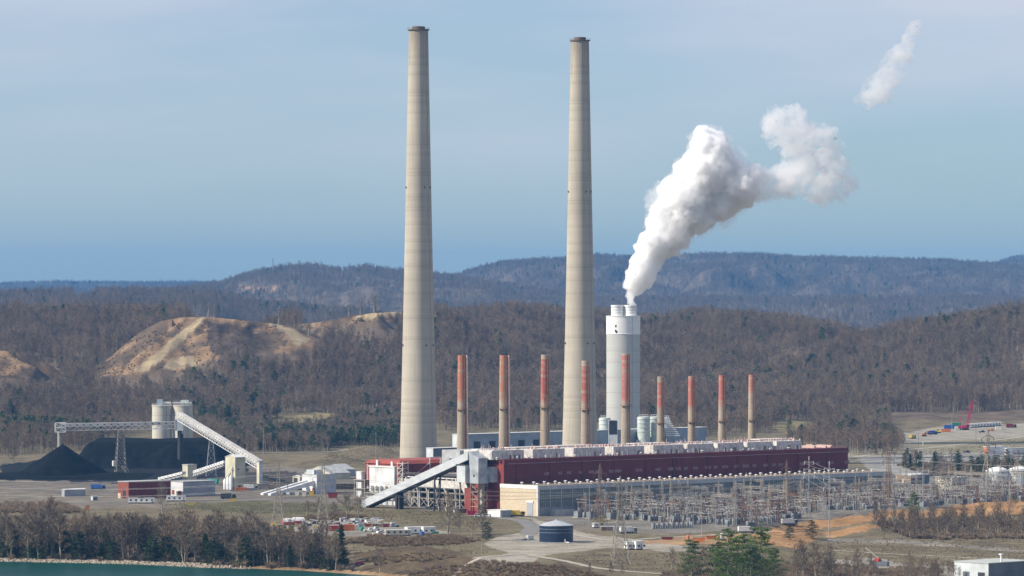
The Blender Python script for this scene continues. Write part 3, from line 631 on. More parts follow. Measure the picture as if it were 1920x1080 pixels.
def siding(name, c, pitch=.9, depth=.5, var=.15, rust=None, rust_amt=.3, rough=.6):
    """profiled metal cladding: vertical ribs on any wall"""
    m = mat(name, c, rough, var=var, scale=.12, rust=rust, rust_amt=rust_amt); nt = m.node_tree; L = nt.links.new
    tc = nt.nodes.new('ShaderNodeTexCoord'); wv = nt.nodes.new('ShaderNodeTexWave'); wv.bands_direction = 'DIAGONAL'; wv.inputs['Scale'].default_value = .31/pitch
    mp = nt.nodes.new('ShaderNodeMapping'); mp.inputs['Scale'].default_value = (1.7, 1.7, 0); L(tc.outputs['Object'], mp.inputs[0]); L(mp.outputs[0], wv.inputs[0])
    bp = nt.nodes.new('ShaderNodeBump'); bp.inputs['Strength'].default_value = depth; bp.inputs['Distance'].default_value = .12; L(wv.outputs[1], bp.inputs['Height']); L(bp.outputs[0], nt.nodes['Principled BSDF'].inputs['Normal'])
    return m
M_MAROON = siding('maroon_cladding', (.155, .030, .032), 1.3, .6, var=.12, rust=(.10, .03, .03), rust_amt=.35)
M_MAROOND = mat('maroon_trim', (.16, .05, .045), .7)
M_REDROOF = siding('red_roofing', (.36, .085, .06), 1.2, .4)
M_CREAM = mat('cream_brick', (.60, .50, .355), .85, var=.10, scale=.5, stretch=(1, 1, 3))
M_FASCIA = mat('pale_grey_fascia', (.46, .475, .48), .6, var=.12, rust=(.30, .29, .28), rust_amt=.3)
M_TRIMW = mat('white_trim', (.74, .74, .72), .6, var=.1, rust=(.42, .33, .25), rust_amt=.2)
M_GLASS = mat('old_window_glass', (.17, .19, .18), .3, var=.35, scale=.25, col2=(.10, .12, .115), spec=.6)
M_MULL = mat('grey_mullion', (.42, .45, .46), .6)
M_TAR = mat('tan_gravel_roof', (.30, .215, .14), .95, var=.25, scale=.15)
M_GREY = siding('grey_cladding', (.37, .39, .42), 1.0, .4)
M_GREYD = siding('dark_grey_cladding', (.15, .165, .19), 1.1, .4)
M_HALLSHADE = siding('shaded_hall_cladding', (.33, .38, .43), 1.6, .45)  # long face of the scrubber hall, its bluish shade put into the colour
M_PALE = siding('pale_cladding', (.60, .64, .65), 1.0, .35)
M_ROOFG = mat('grey_membrane_roof', (.42, .43, .43), .8, var=.15)
M_RUSTW = mat('weathered_white_steel', (.66, .64, .60), .7, var=.18, scale=.4, rust=(.27, .13, .075), rust_amt=.55)
M_RUST = mat('rusty_steel', (.22, .115, .07), .85, var=.25, scale=.6)
M_TANST = mat('tan_painted_steel', (.37, .33, .27), .7, var=.2, scale=.6)
M_BEIGE = siding('beige_cladding', (.60, .57, .42), 1.0, .35, rust=(.42, .36, .25), rust_amt=.2)
M_BRICKR = mat('red_brick', (.27, .085, .06), .9, var=.18, scale=.7, stretch=(1, 1, 3))
M_CONCR = mat('weathered_concrete', (.40, .37, .32), .9, var=.15)
M_WHITEC = siding('white_cladding', (.72, .73, .73), 1.0, .3, rust=(.5, .45, .38), rust_amt=.15)

# turbine hall
LH, DH, ZH = 281.0, 30.0, 16.2
th = pthing('turbine_hall', 0, 0, 'long low hall with cream brick end wall and glazed front facing the switchyard', 'power station')
blk('core_wall', 4.6, LH, .5, DH, 0, ZH-.6, M_FASCIA, th)
blk('end_wall', -.2, 4.6, .35, DH, 0, ZH-1.6, M_CREAM, th)
blk('parapet', -.35, .45, .2, DH, ZH-1.6, ZH+.45, M_TRIMW, th)
blk('corner_pilaster', -.3, .9, -.45, .33, 0, ZH+.5, M_TRIMW, th)
blk('fascia', .9, LH, -.2, .5, ZH-2.0, ZH+.35, M_FASCIA, th)
dr = blk('roller_door', -.42, -.2, 3.4, 8.2, 0, 7.2, M_GREY, th); blk('lintel', -.6, -.2, 3.0, 8.6, 7.2, 8.2, M_TRIMW, dr)
blk('plinth_wall', .9, LH, -.25, .45, 0, 4.7, mat('grey_panel', (.29, .31, .33), .7, var=.15), th)
nb = 34; bw = (LH-.9)/nb
pane = None
for i in range(nb):
    u0 = .9+i*bw
    gmsh = MB().box(0, bw-.45, .1, .3, 4.7, ZH-2.0) if pane is None else None
    if pane is None:
        ml = MB()
        for k in range(1, 5): ml.box((bw-.45)*k/5-.07, (bw-.45)*k/5+.07, -.02, .1, 4.7, ZH-2)
        for zz in (7.6, 10.6): ml.box(0, bw-.45, -.04, .1, zz-.08, zz+.08)
        g = gmsh.build('window_bay', M_GLASS, th); g.location = (u0+.45, 0, 0); pane = g; mlo = ml.build('mullion', M_MULL, g)
        pil = MB().box(0, .45, -.2, .3, 4.7, ZH-2.0).build('pilaster', M_FASCIA, th); pil.location = (u0, 0, 0)
    else:
        g = pane.copy(); COL.objects.link(g); g.location = (u0+.45, 0, 0); m_ = mlo.copy(); COL.objects.link(m_); m_.parent = g
        p_ = pil.copy(); COL.objects.link(p_); p_.location = (u0, 0, 0)
    if i % 3 == 1:
        blk('equipment_annex', u0, u0+bw*1.7, -4.5-random.random()*2, -.3, 0, 3.0+random.random()*1.4, M_FASCIA, th)
blk('roof', .45, LH, .5, DH, ZH-.6, ZH-.1, M_TAR, th)
vent = None
for i in range(34):
    for r_, off in ((4.5, 0), (20, 3.2)):
        uu = 4+i*8.05+off
        if vent is None:
            vm = MB(); vm.cyl((0, 0, 0), (0, 0, .9), .45, n=8); vm.lathe([(.45, .8), (.95, 1.0), (.95, 1.3), (.3, 1.6)], 10)
            vent = vm.build('roof_vent', M_TRIMW, th); vent.location = (uu, r_, ZH-.1)
        else:
            q = vent.copy(); COL.objects.link(q); q.location = (uu, r_+random.uniform(-.5, .5), ZH-.1)

# boiler house
B0, B1, ZB = 2.7, 276.0, 29.7
bh = pthing('boiler_house', B0, 30, 'long dark maroon metal-clad boiler house with a row of rusty white penthouses', 'power station')
LB = B1-B0
blk('front_wall', 0, 128.6, .03, 24, 0, ZB-2.6, M_MAROON, bh); blk('front_wall', 129.4, LB, .03, 24, 0, ZB-2.6, M_MAROON, bh); blk('expansion_joint', 128.6, 129.4, .5, 23, 0, ZB-2.6, M_DARK, bh)
blk('parapet_wall', -.15, LB+.15, -.35, 24.1, ZB-2.6, ZB, M_MAROON, bh); blk('gutter', 2.5, LB-1, -.62, -.37, ZB-2.55, ZB-2.2, mat('mauve_gutter', (.38, .22, .23), .6), bh)
blk('roof', .3, LB-.3, 24.15, 52, ZB-4, ZB-.3, M_ROOFG, bh)
rd = random.Random(4)
for i in range(11): blk('downpipe', 9+i*24.6, 9.35+i*24.6, -.3, -.05, 12, ZB-2.6, M_MAROOND, bh)
blk('dado_rail', 0, LB, -.12, -.02, 17.2, 17.6, M_MAROOND, bh)
win = None
for i in range(34):
    uu = 16+i*7.7+rd.uniform(-2, 2)
    if rd.random() < .25: continue
    wm_ = MB(); 
    for k in range(rd.choice((3, 4, 5))): wm_.box(k*1.05, k*1.05+.8, -.06, .04, 20.3, 22.0)
    wm_.build('louvre_window', mat('dusty_louvre', (.30, .20, .21), .7) if win is None else win, bh).location = (uu, 0, 0)
    if win is None: win = bpy.data.materials['dusty_louvre']
blk('end_annex', -5.0, -.18, 9, 27, 0, 13.5, siding('red_cladding', (.27, .055, .045), 1.0, .5), bh)
blk('end_wall', -.17, -.02, 0, 24, 0, ZB-2.6, bpy.data.materials['red_cladding'], bh)  # end wall in a lighter red, its sunlit look put into the colour
SU = []                                # unit positions along u from the photographed stack spacing
SPX = [866, 944.5, 1022, 1098, 1173.5, 1239, 1297, 1354, 1410]; VS = 100.0
for p in SPX:
    k = (p-CX)/F; b0 = PL(0, VS); u = (k*b0.y-b0.x)/(EU.x-k*EU.y); SU.append(u)
M_PINK = mat('pink_primer_steel', (.50, .25, .20), .8, var=.3, scale=.8, col2=(.62, .56, .52))
for i, u in enumerate(SU):             # a penthouse of each unit, with its clutter of vents and pipes
    uu = u-40+(10 if i > 4 else 0)*0+5 - i*1.2
    w_ = 24 if i < 5 else 21
    p = MB().box(0, w_, 0, 11, ZB-.2, ZB+4.8).build('penthouse', M_RUSTW, bh); p.location = (uu-B0, 6, 0)
    cl = MB()
    for k in range(16):
        a, b, c = rd.uniform(0, w_), rd.uniform(1, 10), rd.uniform(.3, 1.1); cl.box(a-c/2, a+c/2, b-c/2, b+c/2, ZB+4.8, ZB+4.8+rd.uniform(.5, 1.6))
    for k in range(6):
        a, b = rd.uniform(0, w_), rd.uniform(1, 10); cl.cyl((a, b, ZB+4.8), (a, b, ZB+rd.uniform(6.2, 8)), .16, n=5)
    cl.bar((0, 5, ZB+5.5), (w_, 5, ZB+5.5), .5)
    cl.build('roof_pipework', M_PINK, p)
    dc = MB()
    for k in range(3): q = rd.uniform(.1, .9)*w_; dc.box(q, q+.9, -.08, .02, ZB, ZB+2.2)
    dc.build('door', M_RUST, p)
    st = MB()
    for k in range(10): a = rd.uniform(-3, w_+6); st.box(a, a+.12, -3.2, -3.08, ZB-.2, ZB+rd.uniform(1, 2.6))
    for k in range(3): a = rd.uniform(-3, w_+6); st.lathe([(.5, ZB-.2), (.5, ZB+.7), (.9, ZB+.8), (.3, ZB+1.3)], 8, (a, rd.uniform(-3, -2)))
    st.build('roof_vent', M_RUSTW, p)
    q = blk('duct_house', uu-B0+rd.uniform(-2, 2), uu-B0+w_+3, 19+rd.uniform(0, 1), 30, ZB-.3, ZB+rd.uniform(4.6, 5.6), M_RUSTW, bh)
    q = blk('fan_deck', uu-B0-1, uu-B0+w_+6, 31, 46, ZB-.3, ZB+4.3, M_ROOFG, bh)
blk('penthouse_end', -1.0, 9, 8, 26, ZB-.3, ZB+5.2, M_PALE, bh)
for i in range(26): a = rd.uniform(LB-25, LB-1); blk('roof_unit', a, a+rd.uniform(.6, 2), 3+rd.uniform(0, 18), 5+rd.uniform(18, 18.5), ZB, ZB+rd.uniform(.6, 1.8), M_PINK, bh) if i < 6 else None

# the nine small stacks
SY = [666, 666, 665, 676, 663, 706, 705, 703.5, 702.5]; ST = [(.60, 1.0), (.60, 1.0), (.58, .97), (.55, .96), (.56, .99), (.62, .95), (.62, 1.0), (.62, 1.0), (.8, 1.0)]
RED = [(.42, .165, .105), (.43, .20, .13), (.37, .105, .08), (.36, .125, .095), (.42, .15, .125), (.42, .145, .11), (.43, .145, .11), (.42, .145, .11), (.43, .18, .125)]
SL = ['small red-topped stack nearest the conveyor tower, a pipe running up beside it', 'second small red-topped stack from the conveyor tower, pipe alongside, lower paint faded', 'small stack with deep red top just left of the second tall chimney',
      'small red stack with a white rim in front of the second tall chimney', 'small stack with flaking red and white paint in front of the white chimney', 'small red-topped stack with bare grey rim beside the scrubber vessels',
      'small red-topped stack in front of the blue-grey building end', 'small stack with bright red top, second from the far end of the row', 'last small stack of the row with a short rusty red top']
for i, (u, ty) in enumerate(zip(SU, SY)):
    b = PL(u, VS); s = F/b.y; ztop = H-(ty-YH)/s
    t = empty('small_stack', b, TH, SL[i], 'chimney', 'row of small red-topped stacks')
    r1 = (7.6 if i < 5 else 6.3)/s; r0 = r1*1.28; z0 = 24.0; fz, fe = ST[i]
    mm = chimney_mat('stack_paint_%d' % i, (.44, .37, .28), (.31, .25, .185), 1.9, (z0+(ztop-z0)*fz*1.0, ztop*fe, RED[i]), seedv=i*7.3+3)
    MB().lathe([(r0*1.03, 0), (r0, z0), (r0+(r1-r0)*.55, z0+(ztop-z0)*.5), (r1, ztop), (r1-.35, ztop), (r1-.35, ztop-2.5)], 28, caps=False).build('shaft', mm, t, True)
    zp = z0+(ztop-z0)*(.50 if i < 5 else .42); rp_ = r0+(r1-r0)*.5
    pf = MB()
    for k in range(9):
        a = R(-190+k*14); a2 = R(-190+(k+1)*14); c = lambda q, rr, zz: (math.cos(q)*rr, math.sin(q)*rr, zz)
        pf.hexa([c(a, rp_+.02, zp), c(a, rp_+1.1, zp), c(a2, rp_+1.1, zp), c(a2, rp_+.02, zp), c(a, rp_+.02, zp+.25), c(a, rp_+1.1, zp+.25), c(a2, rp_+1.1, zp+.25), c(a2, rp_+.02, zp+.25)])
        pf.bar(c(a, rp_+1.05, zp), c(a, rp_+1.05, zp+1.2), .09); pf.bar(c(a, rp_+1.05, zp+1.2), c(a2, rp_+1.05, zp+1.2), .09)
    pf.build('platform', M_RUST, t)
    ld = MB(); q = R(-95); ld.bar((math.cos(q)*(r0+.35), math.sin(q)*(r0+.35), 0), (math.cos(q)*(r1+.35), math.sin(q)*(r1+.35), ztop-.5), .5, .35); ld.build('caged_ladder', M_RUST, t)
    if i < 2:
        pp = MB(); q = R(-72); pp.cyl((math.cos(q)*(r0+1.0), math.sin(q)*(r0+1.0), 0), (math.cos(q)*(r1+1.1), math.sin(q)*(r1+1.1), ztop), .5, n=8); pp.build('riser_pipe', M_PINK, t)
# conveyor from the yard up into the boiler house
cv = pthing('inclined_conveyor', -5.8, 134, 'long covered grey conveyor climbing to the tower at the boiler house end', 'conveyor')
def slope_box(m, y0, z0, y1, z1, hw, hh): m.hexa([(-hw, y1, z1-hh), (hw, y1, z1-hh), (hw, y0, z0-hh), (-hw, y0, z0-hh), (-hw, y1, z1+hh), (hw, y1, z1+hh), (hw, y0, z0+hh), (-hw, y0, z0+hh)])
g = MB(); slope_box(g, 0, 2.6, -87, 31.6, 3.0, 2.2); g.build('gallery', mat('galvanised_cladding', (.55, .58, .60), .55, var=.1, scale=.2, stretch=(1, 1, 1), rust=(.42, .42, .42), rust_amt=.2), cv)
g = MB(); slope_box(g, 0, .1, -87, 29.1, 2.6, .3); g.build('belly_truss', M_DARK, cv)
g = MB()
for k in range(44): y = -87*k/44; z = 2.6+29*k/44+2.2; g.box(-3.05, 3.05, y-.12, y+.12, z-.05+.0, z+.28)
g.build('roof_rib', M_GREY, cv)
for (y, z) in ((-26, 9), (-58, 19)):
    for sx in (-2.0, 2.0):
        l = MB(); l.bar((sx, y, 0), (sx, y-.5, z+.8), .7); l.build('support_leg', M_DARK, cv)
    x_ = MB(); x_.bar((-2, y, 1), (2, y, z-1), .3); x_.bar((2, y, 1), (-2, y, z-1), .3); x_.build('bracing', M_DARK, cv)
blk('support_pier', -1.6, 1.6, -28, -24.5, -.2, 8.4, M_DARK, cv)
blk('tail_house', -2.4, 2.4, 0, 4, 0, 4.2, M_GREY, cv)
tw = pthing('transfer_tower', -9, 38, 'grey steel-clad transfer tower on legs at the head of the conveyor', 'tower')
M_ZINC = mat('weathered_zinc', (.40, .43, .46), .6, var=.2, scale=.25, rust=(.25, .24, .25), rust_amt=.35)
g = MB(); g.hexa([(0, 0, 16.6), (7.5, 0, 16.6), (7.5, 7, 16.6), (0, 7, 16.6), (0, 0, 24), (7.5, 0, 24), (7.5, 7, 24), (0, 7, 24)]); g.hexa([(.4, .4, 24), (7, .4, 24), (7, 7.5, 24), (.4, 7.5, 24), (.4, .4, 30.5), (7, .4, 30.5), (7, 8.5, 34), (.4, 8.5, 34)]); g.build('head_house', M_ZINC, tw)
blk('side_cabin', -1.5, 6, 9.2, 16, 17, 26.5, M_PALE, tw); blk('cabin_canopy', -2, 6.4, 8.8, 16.5, 26.5, 26.9, M_DARK, tw)
g = blk('link_gallery', 7.5, 14, -3, 6, 17.2, 25.6, M_ZINC, tw)
blk('window', -.06, .02, 3, 4.2, 20.2, 21.6, M_DARK, tw)
for (a, b) in ((.5, .5), (7, .5), (.5, 6.5), (7, 6.5), (0, 15)):
    l = MB(); l.bar((a, b, 0), (a, b, 17), .7); l.build('leg', M_RUST if a else M_TANST, tw)
g = MB()
for z in (4, 8, 12):
    g.bar((.5, .5, z), (7, .5, z), .35); g.bar((.5, .5, z), (.5, 6.5, z), .35); g.bar((.5, .5, z), (.5, 6.5, z+4), .25); g.bar((.5, .5, z), (7, .5, z+4), .25)
g.build('bracing', M_TANST, tw)
blk('lift_shaft', 4.5, 6.5, 2, 4.5, 0, 16.6, M_CONCR, tw)
g = MB(); g.bar((2, 2, 33), (2, 2, 39), .14); g.build('mast', M_DARK, tw)

# open steelwork, ducts and the white catalyst housing at the end of the boiler plant
sw = pthing('duct_steelwork', 20, 58, 'open rusty white steel frame carrying big ducts behind the conveyor', 'steel frame')
for r_ in range(3):
    for k in range(11):
        c = MB(); c.bar((r_*8, k*7.8, 0), (r_*8, k*7.8, 17), .55); c.build('column', M_RUSTW if (k+r_) % 3 else M_TANST, sw)
for z in (5, 8.5, 11, 16.8):
    for r_ in range(3):
        c = MB(); c.bar((r_*8, 0, z), (r_*8, 78, z), .45, .6); c.build('beam', M_RUSTW if z > 9 else M_TANST, sw)
for k in range(10):
    c = MB(); a, b = (5, 11) if k % 2 else (11, 5)
    c.bar((-.1, k*7.8, a-5), (-.1, k*7.8+7.8, b-5), .3); c.bar((-.1, k*7.8, b-5), (-.1, k*7.8+7.8, a-5), .3); c.build('brace', M_TANST, sw)
g = MB(); g.hexa([(-2, 26, 11.4), (4, 26, 11.4), (4, 78, 11.4), (-2, 78, 11.4), (-2, 26, 15.6), (4, 26, 15.6), (4, 78, 15.6), (-2, 78, 15.6)]); g.build('flue_duct', M_RUSTW, sw)
g = MB(); g.hexa([(-2, 14, 3.5), (3, 14, 3.5), (3, 18, 3.5), (-2, 18, 3.5), (-2, 21, 15), (3, 21, 15), (3, 27, 15), (-2, 27, 15)]); g.build('down_duct', M_RUSTW, sw)
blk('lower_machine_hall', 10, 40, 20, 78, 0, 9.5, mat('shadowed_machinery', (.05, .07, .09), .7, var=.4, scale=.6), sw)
blk('rear_wall', 16, 46, 0, 80, 9.6, 17.8, M_CONCR, sw)
blk('walkway', -1, 24, 0, 80, 17.82, 18.1, M_DARK, sw)
g = MB()
for k in range(40): g.bar((-1, k*2, 18), (-1, k*2, 19.2), .08)
g.bar((-1, 0, 19.2), (-1, 80, 19.2), .1); g.bar((-1, 0, 18.7), (-1, 80, 18.7), .08); g.build('handrail', M_TANST, sw)
for k in range(9):
    y = 6+k*8; g = MB(); g.cyl((-1.6, y, 9), (-1.6, y+rd.uniform(2, 6), 16.5), rd.uniform(.25, .5), n=8); g.cyl((-1.6, y, rd.uniform(1, 4)), (-1.6, y, 9), .3, n=8); g.build('pipe', M_RUSTW, sw)
rt = pthing('catalyst_housing', 19, 141, 'big white panelled housing on a steel base left of the conveyor', 'industrial building')
for k in range(4): blk('wall_panel', 0, 8, k*5.5+.06, k*5.5+5.44, 7.4, 21.4, M_WHITEC, rt)
blk('core', .25, 7.8, .3, 21.7, 7, 21.2, M_WHITEC, rt); blk('cornice', -.4, 8.2, -.3, 22.3, 21.4, 22.2, M_TRIMW, rt)
for k in range(5):
    h_ = MB(); h_.lathe([(.35, 7.6), (1.0, 9.2), (1.0, 10.6), (.3, 11.2)], 10, (-1.0, 2.6+k*4.1)); h_.build('hopper', M_RUSTW, rt)
blk('walkway', -2.4, 0, -1, 24, 6.3, 6.8, M_TANST, rt); blk('lower_duct', -.6, 8, 0, 24, 3.2, 5.2, M_RUSTW, rt); blk('base_wall', .5, 8, 0, 22, 0, 3.1, M_PALE, rt)
for k in range(6):
    l = MB(); l.bar((-2, k*4.8-1, 0), (-2, k*4.8-1, 6.3), .4); l.build('leg', M_TANST, rt)
for (y, h2) in ((16, 3.2), (3, 2.6)): blk('vent_stack', 1, 2, y, y+1.3, 22.2, 22.2+h2, M_WHITE, rt)
g = MB(); g.cyl((3, 26, 0), (3, 26, 23), 1.2, n=14); g.lathe([(1.2, 23), (.2, 24)], 14, (3, 26)); g.build('stair_tube', M_STEEL, rt, True)
blk('side_cabinet', -.5, 4, 28.5, 33, 4, 18.5, M_WHITEC, rt); 
for k in range(3): blk('platform', -2, 5, 23.5, 33.5, 3.6+k*5, 3.9+k*5, M_TANST, rt)
g = MB()
for k in range(4): g.bar((-1.8+(k % 2)*6, 24+(k//2)*9, 0), (-1.8+(k % 2)*6, 24+(k//2)*9, 14), .35)
g.build('frame', M_TANST, rt)
g = MB()                              # stair and pipe cluster at its near corner
for k in range(4): a, b = (-1.5, 2.5)[k % 2], (-4.5, -9)[k//2]; g.bar((a, b, 0), (a, b, 25), .4)
for z in range(3, 25, 3): g.box(-1.7, 2.7, -9.2, -4.3, z, z+.2); g.bar((-1.5, -4.5, z-3), (-1.5, -9, z), .3); g.bar((2.5, -9, z-3), (-1.5, -9, z), .25)
g.build('stair_tower', M_RUSTW, rt)
rr = pthing('red_roofed_house', 21, 139, 'low red-roofed top storey stretching in front of the tallest chimney', 'industrial building')
blk('wall', 0, 62, 0, 30, 10, 23.4, bpy.data.materials['red_cladding'], rr)
g = MB(); g.hexa([(-.6, -.8, 23.4), (62.5, -.8, 23.4), (62.5, 31, 23.4), (-.6, 31, 23.4), (2.4, 2, 25.4), (60, 2, 25.4), (60, 28, 25.4), (2.4, 28, 25.4)]); g.build('roof', M_REDROOF, rr)
g = MB(); g.bar((22, -1.2, 17), (22, -1.2, 27), .4); g.bar((30, -1.2, 17), (30, -1.2, 27), .4); g.bar((22, -1.2, 26.8), (30, -1.2, 26.8), .5); g.bar((12, -1.2, 18), (22, -1.2, 24), .25); g.bar((40, -1.2, 18), (30, -1.2, 24), .25); g.build('hoist_frame', M_RUSTW, rr)

# box-shaped buildings placed by their near corner; the lit face runs back along v, the shaded one along u, where a darker mr paints in its shade
def house(name, label, cat, xc, ybase, left_px, right_px, ytop, ml, mr=None, roof='flat', mroof=None, z=0.0, doors=(), parent=None, Y=None, over=.25, group=None):
    c = W(xc, ybase, z) if Y is None else Vector(((xc-CX)/F*Y, Y, z)); s = F/c.y
    c.z = gz(c.x, c.y)-.05 if (z == 0 and Y is None) else z
    wl = left_px/(.672*s); wr = right_px/(.741*s); h = (H-(ytop-YH)/s)-c.z
    t = empty(name, c, TH, label, cat, group); mr = mr or ml; mroof = mroof or M_ROOFG
    MB().box(0, .3, .3, wl, 0, h).build('end_wall', ml, t); MB().box(.3, wr, 0, wl, -.4, h-.02).build('wall', mr, t); blk('corner_trim', -.08, .35, -.08, .3, 0, h, ml, t)
    if roof == 'flat':
        blk('roof', -over, wr+over, -over, wl+over, h, h+.35, mroof, t)
    elif roof == 'gable':                # ridge along u
        g = MB(); rz = wl*.16
        g.hexa([(-over, -over, h), (wr+over, -over, h), (wr+over, wl/2, h+rz), (-over, wl/2, h+rz), (-over, -over, h+.25), (wr+over, -over, h+.25), (wr+over, wl/2, h+rz+.25), (-over, wl/2, h+rz+.25)])
        g.hexa([(-over, wl/2, h+rz), (wr+over, wl/2, h+rz), (wr+over, wl+over, h), (-over, wl+over, h), (-over, wl/2, h+rz+.25), (wr+over, wl/2, h+rz+.25), (wr+over, wl+over, h+.25), (-over, wl+over, h+.25)]); g.build('roof', mroof, t)
        g = MB(); g.v += [(0, .3, h-.02), (0, wl, h-.02), (0, wl/2, h+rz)]; g.f.append((0, 2, 1)); g.m.append(0); g.build('gable', ml, t)
    for (f, p, w_, z0, z1, m, nm) in doors:
        if f == 'l': blk(nm, -.07, .05, p*wl, p*wl+w_, z0, z1, m, t)
        else: blk(nm, p*wr, p*wr+w_, -.07, .05, z0, z1, m, t)
    return t, wl, wr, h
# buildings behind the boiler plant
house('scrubber_hall', 'very long hall with blue-grey shaded front behind the small stacks', 'industrial building', 862, 845, 14, 484, 815, M_PALE, M_HALLSHADE, Y=3180, mroof=M_TRIMW, doors=[('r', .05+k, 6.5, 4.5, 9.8, M_DARK, 'doorway') for k in (.004, .063, .177, .235, .46, .75)])
house('fan_house', 'dark grey building with chamfered pale end beside the tallest chimney base', 'industrial building', 812, 860, 13, 60, 841, M_PALE, M_GREYD, Y=2620, mroof=M_TRIMW)  # pale end and dark grey front carry sun and shade in their colours
def vessel(px, Y, rpx, ytop, name, label, m, ring=True):
    s = F/Y; r = rpx/s; zt = H-(ytop-YH)/s; t = empty(name, ((px-CX)/s, Y, 0), 0, label, 'tank', 'absorber vessels by the white chimney')
    MB().lathe([(r, 0), (r, zt), (r*.95, zt+.2), (r*.3, zt+.5)], 28).build('shell', m, t, True)
    g = MB()
    for k in range(4): g.lathe([(r+.02, zt*.55+k*3.2), (r+.35, zt*.55+k*3.2), (r+.35, zt*.55+k*3.2+.3), (r+.02, zt*.55+k*3.2+.3)], 28, caps=False)
    g.build('stiffener_ring', M_TRIMW, t)
    g = MB()
    for k in range(10): a = k*.628; g.bar((math.cos(a)*r*.7, math.sin(a)*r*.7, zt), (math.cos(a)*r*.7, math.sin(a)*r*.7, zt+2), .15)
    g.bar((-r*.7, 0, zt+1.8), (r*.7, 0, zt+1.8), .3); g.build('top_gallery', M_TRIMW, t)
M_GREENW = mat('pale_green_steel', (.56, .63, .58), .6, var=.15, scale=.3)
vessel(1134, 3290, 11, 784, 'absorber_vessel', 'pale green absorber vessel left of the white chimney base', M_GREENW)
vessel(1207, 3300, 12, 782, 'absorber_vessel', 'pale green absorber vessel close against the right of the white chimney', M_GREENW)
vessel(1228, 3310, 11, 782, 'absorber_vessel', 'pale green absorber vessel second right of the white chimney', M_GREENW)
vessel(1248, 3330, 9, 784, 'absorber_vessel', 'pale green absorber vessel beside the slatted stair', M_GREENW)
bk = empty('duct_inlet', ((1149.5-CX)/F*3240, 3240, 0), 0, 'square black duct mouth in front of the white chimney', 'duct'); MB().box(-3.4, 3.4, 0, 5, 0, 23.5).build('duct_casing', M_PALE, bk); blk('mouth', -3, 3, -.15, 0, 13.5, 24, M_DARK, bk); blk('lintel', -3.6, 3.6, -.25, .2, 24, 24.6, M_TRIMW, bk)
sl = empty('slatted_stair', ((1258-CX)/F*3310, 3310, 0), 0, 'pale slatted stair frame sloping down beside the absorbers', 'stair'); 
for k in range(9): g = MB(); z = 10+k*1.5; g.box(-4, 7-k*.95, -1, 0, z, z+.7); g.build('slat', M_TRIMW, sl)
g = MB(); g.bar((-4, -.5, 0), (-4, -.5, 24), .4); g.bar((7, -.5, 0), (-.8, -.5, 23), .5); g.build('frame', M_STEEL, sl)
# ---------------------------------------------------------------- coal yard and the buildings left of the plant
M_COAL = mat('coal', (.009, .009, .010), .9, var=.3, scale=.25, bump=.9, bscale=.5, spec=.08)
def heap(name, label, cx, cy, rx, ry, fn, n=70):
    V, Fc = [], []
    for j in range(n+1):
        for i in range(n+1):
            a, b = i/n*2-1, j/n*2-1; V.append((a*rx, b*ry, 0))
    Va = np.array(V); z = fn(Va[:, 0], Va[:, 1]); Va[:, 2] = z
    for j in range(n):
        for i in range(n): k = j*(n+1)+i; Fc.append((k, k+1, k+n+2, k+n+1))
    me = bpy.data.meshes.new(name); me.from_pydata(Va.tolist(), [], Fc); me.materials.append(M_COAL); me.polygons.foreach_set('use_smooth', [True]*len(Fc))
    o = bpy.data.objects.new(name, me); COL.objects.link(o); o.location = (cx, cy, 0); return tag(o, label, 'coal pile', 'coal piles in the yard')
c1 = W(118, 893)
def f1(x, y):
    r = np.sqrt(x*x+(y*.85)**2)*(1+.3*(fbm(x/12+3, y/12, 3)-.5)); z = 21.5*np.clip(1-r/30, 0, 1)**.95 + 0
    z = np.maximum(z, 3.2*np.exp(-((np.abs(x)/52)**4))*np.exp(-((y+4)/38)**2)*(.7+.6*fbm(x/20, y/20, 3)))
    return np.maximum(z + (fbm(x/6, y/6, 3)-.5)*.9, -1)-.9*(np.maximum(abs(x)/62, abs(y)/55) > .93)
heap('coal_pile', 'conical black coal pile under the drop chute at the conveyor end', c1.x, c1.y, 62, 55, f1)
c2 = W(296, 872)
def f2(x, y):
    z = 17.5*sst(0, 1, (1-(np.abs(x+2)/58)**3.2).clip(0, 1)*1.6)*(1-sst(8, 62, -y))*(1-sst(40, 64, y))
    q = np.sqrt((x-16)**2+(y+28)**2); z = np.maximum(z, 18*np.clip(1-q/34, 0, 1)); q = np.sqrt((x+20)**2+(y+30)**2); z = np.maximum(z, 12*np.clip(1-q/30, 0, 1))
    g = np.abs(fbm(x/9, y/26, 3)-.5)
    return z-4.0*g*(z > 1)*(z < 16.5)+(fbm(x/5, y/5, 3)-.5)*.8+(fbm(x/22+7, y/60, 2)-.5)*3.2*(z > 8)-.8*(np.maximum(abs(x)/72, abs(y)/70) > .95)
heap('coal_pile', 'long flat-topped black coal pile in front of the pale silos', c2.x, c2.y, 72, 70, f2, 90)
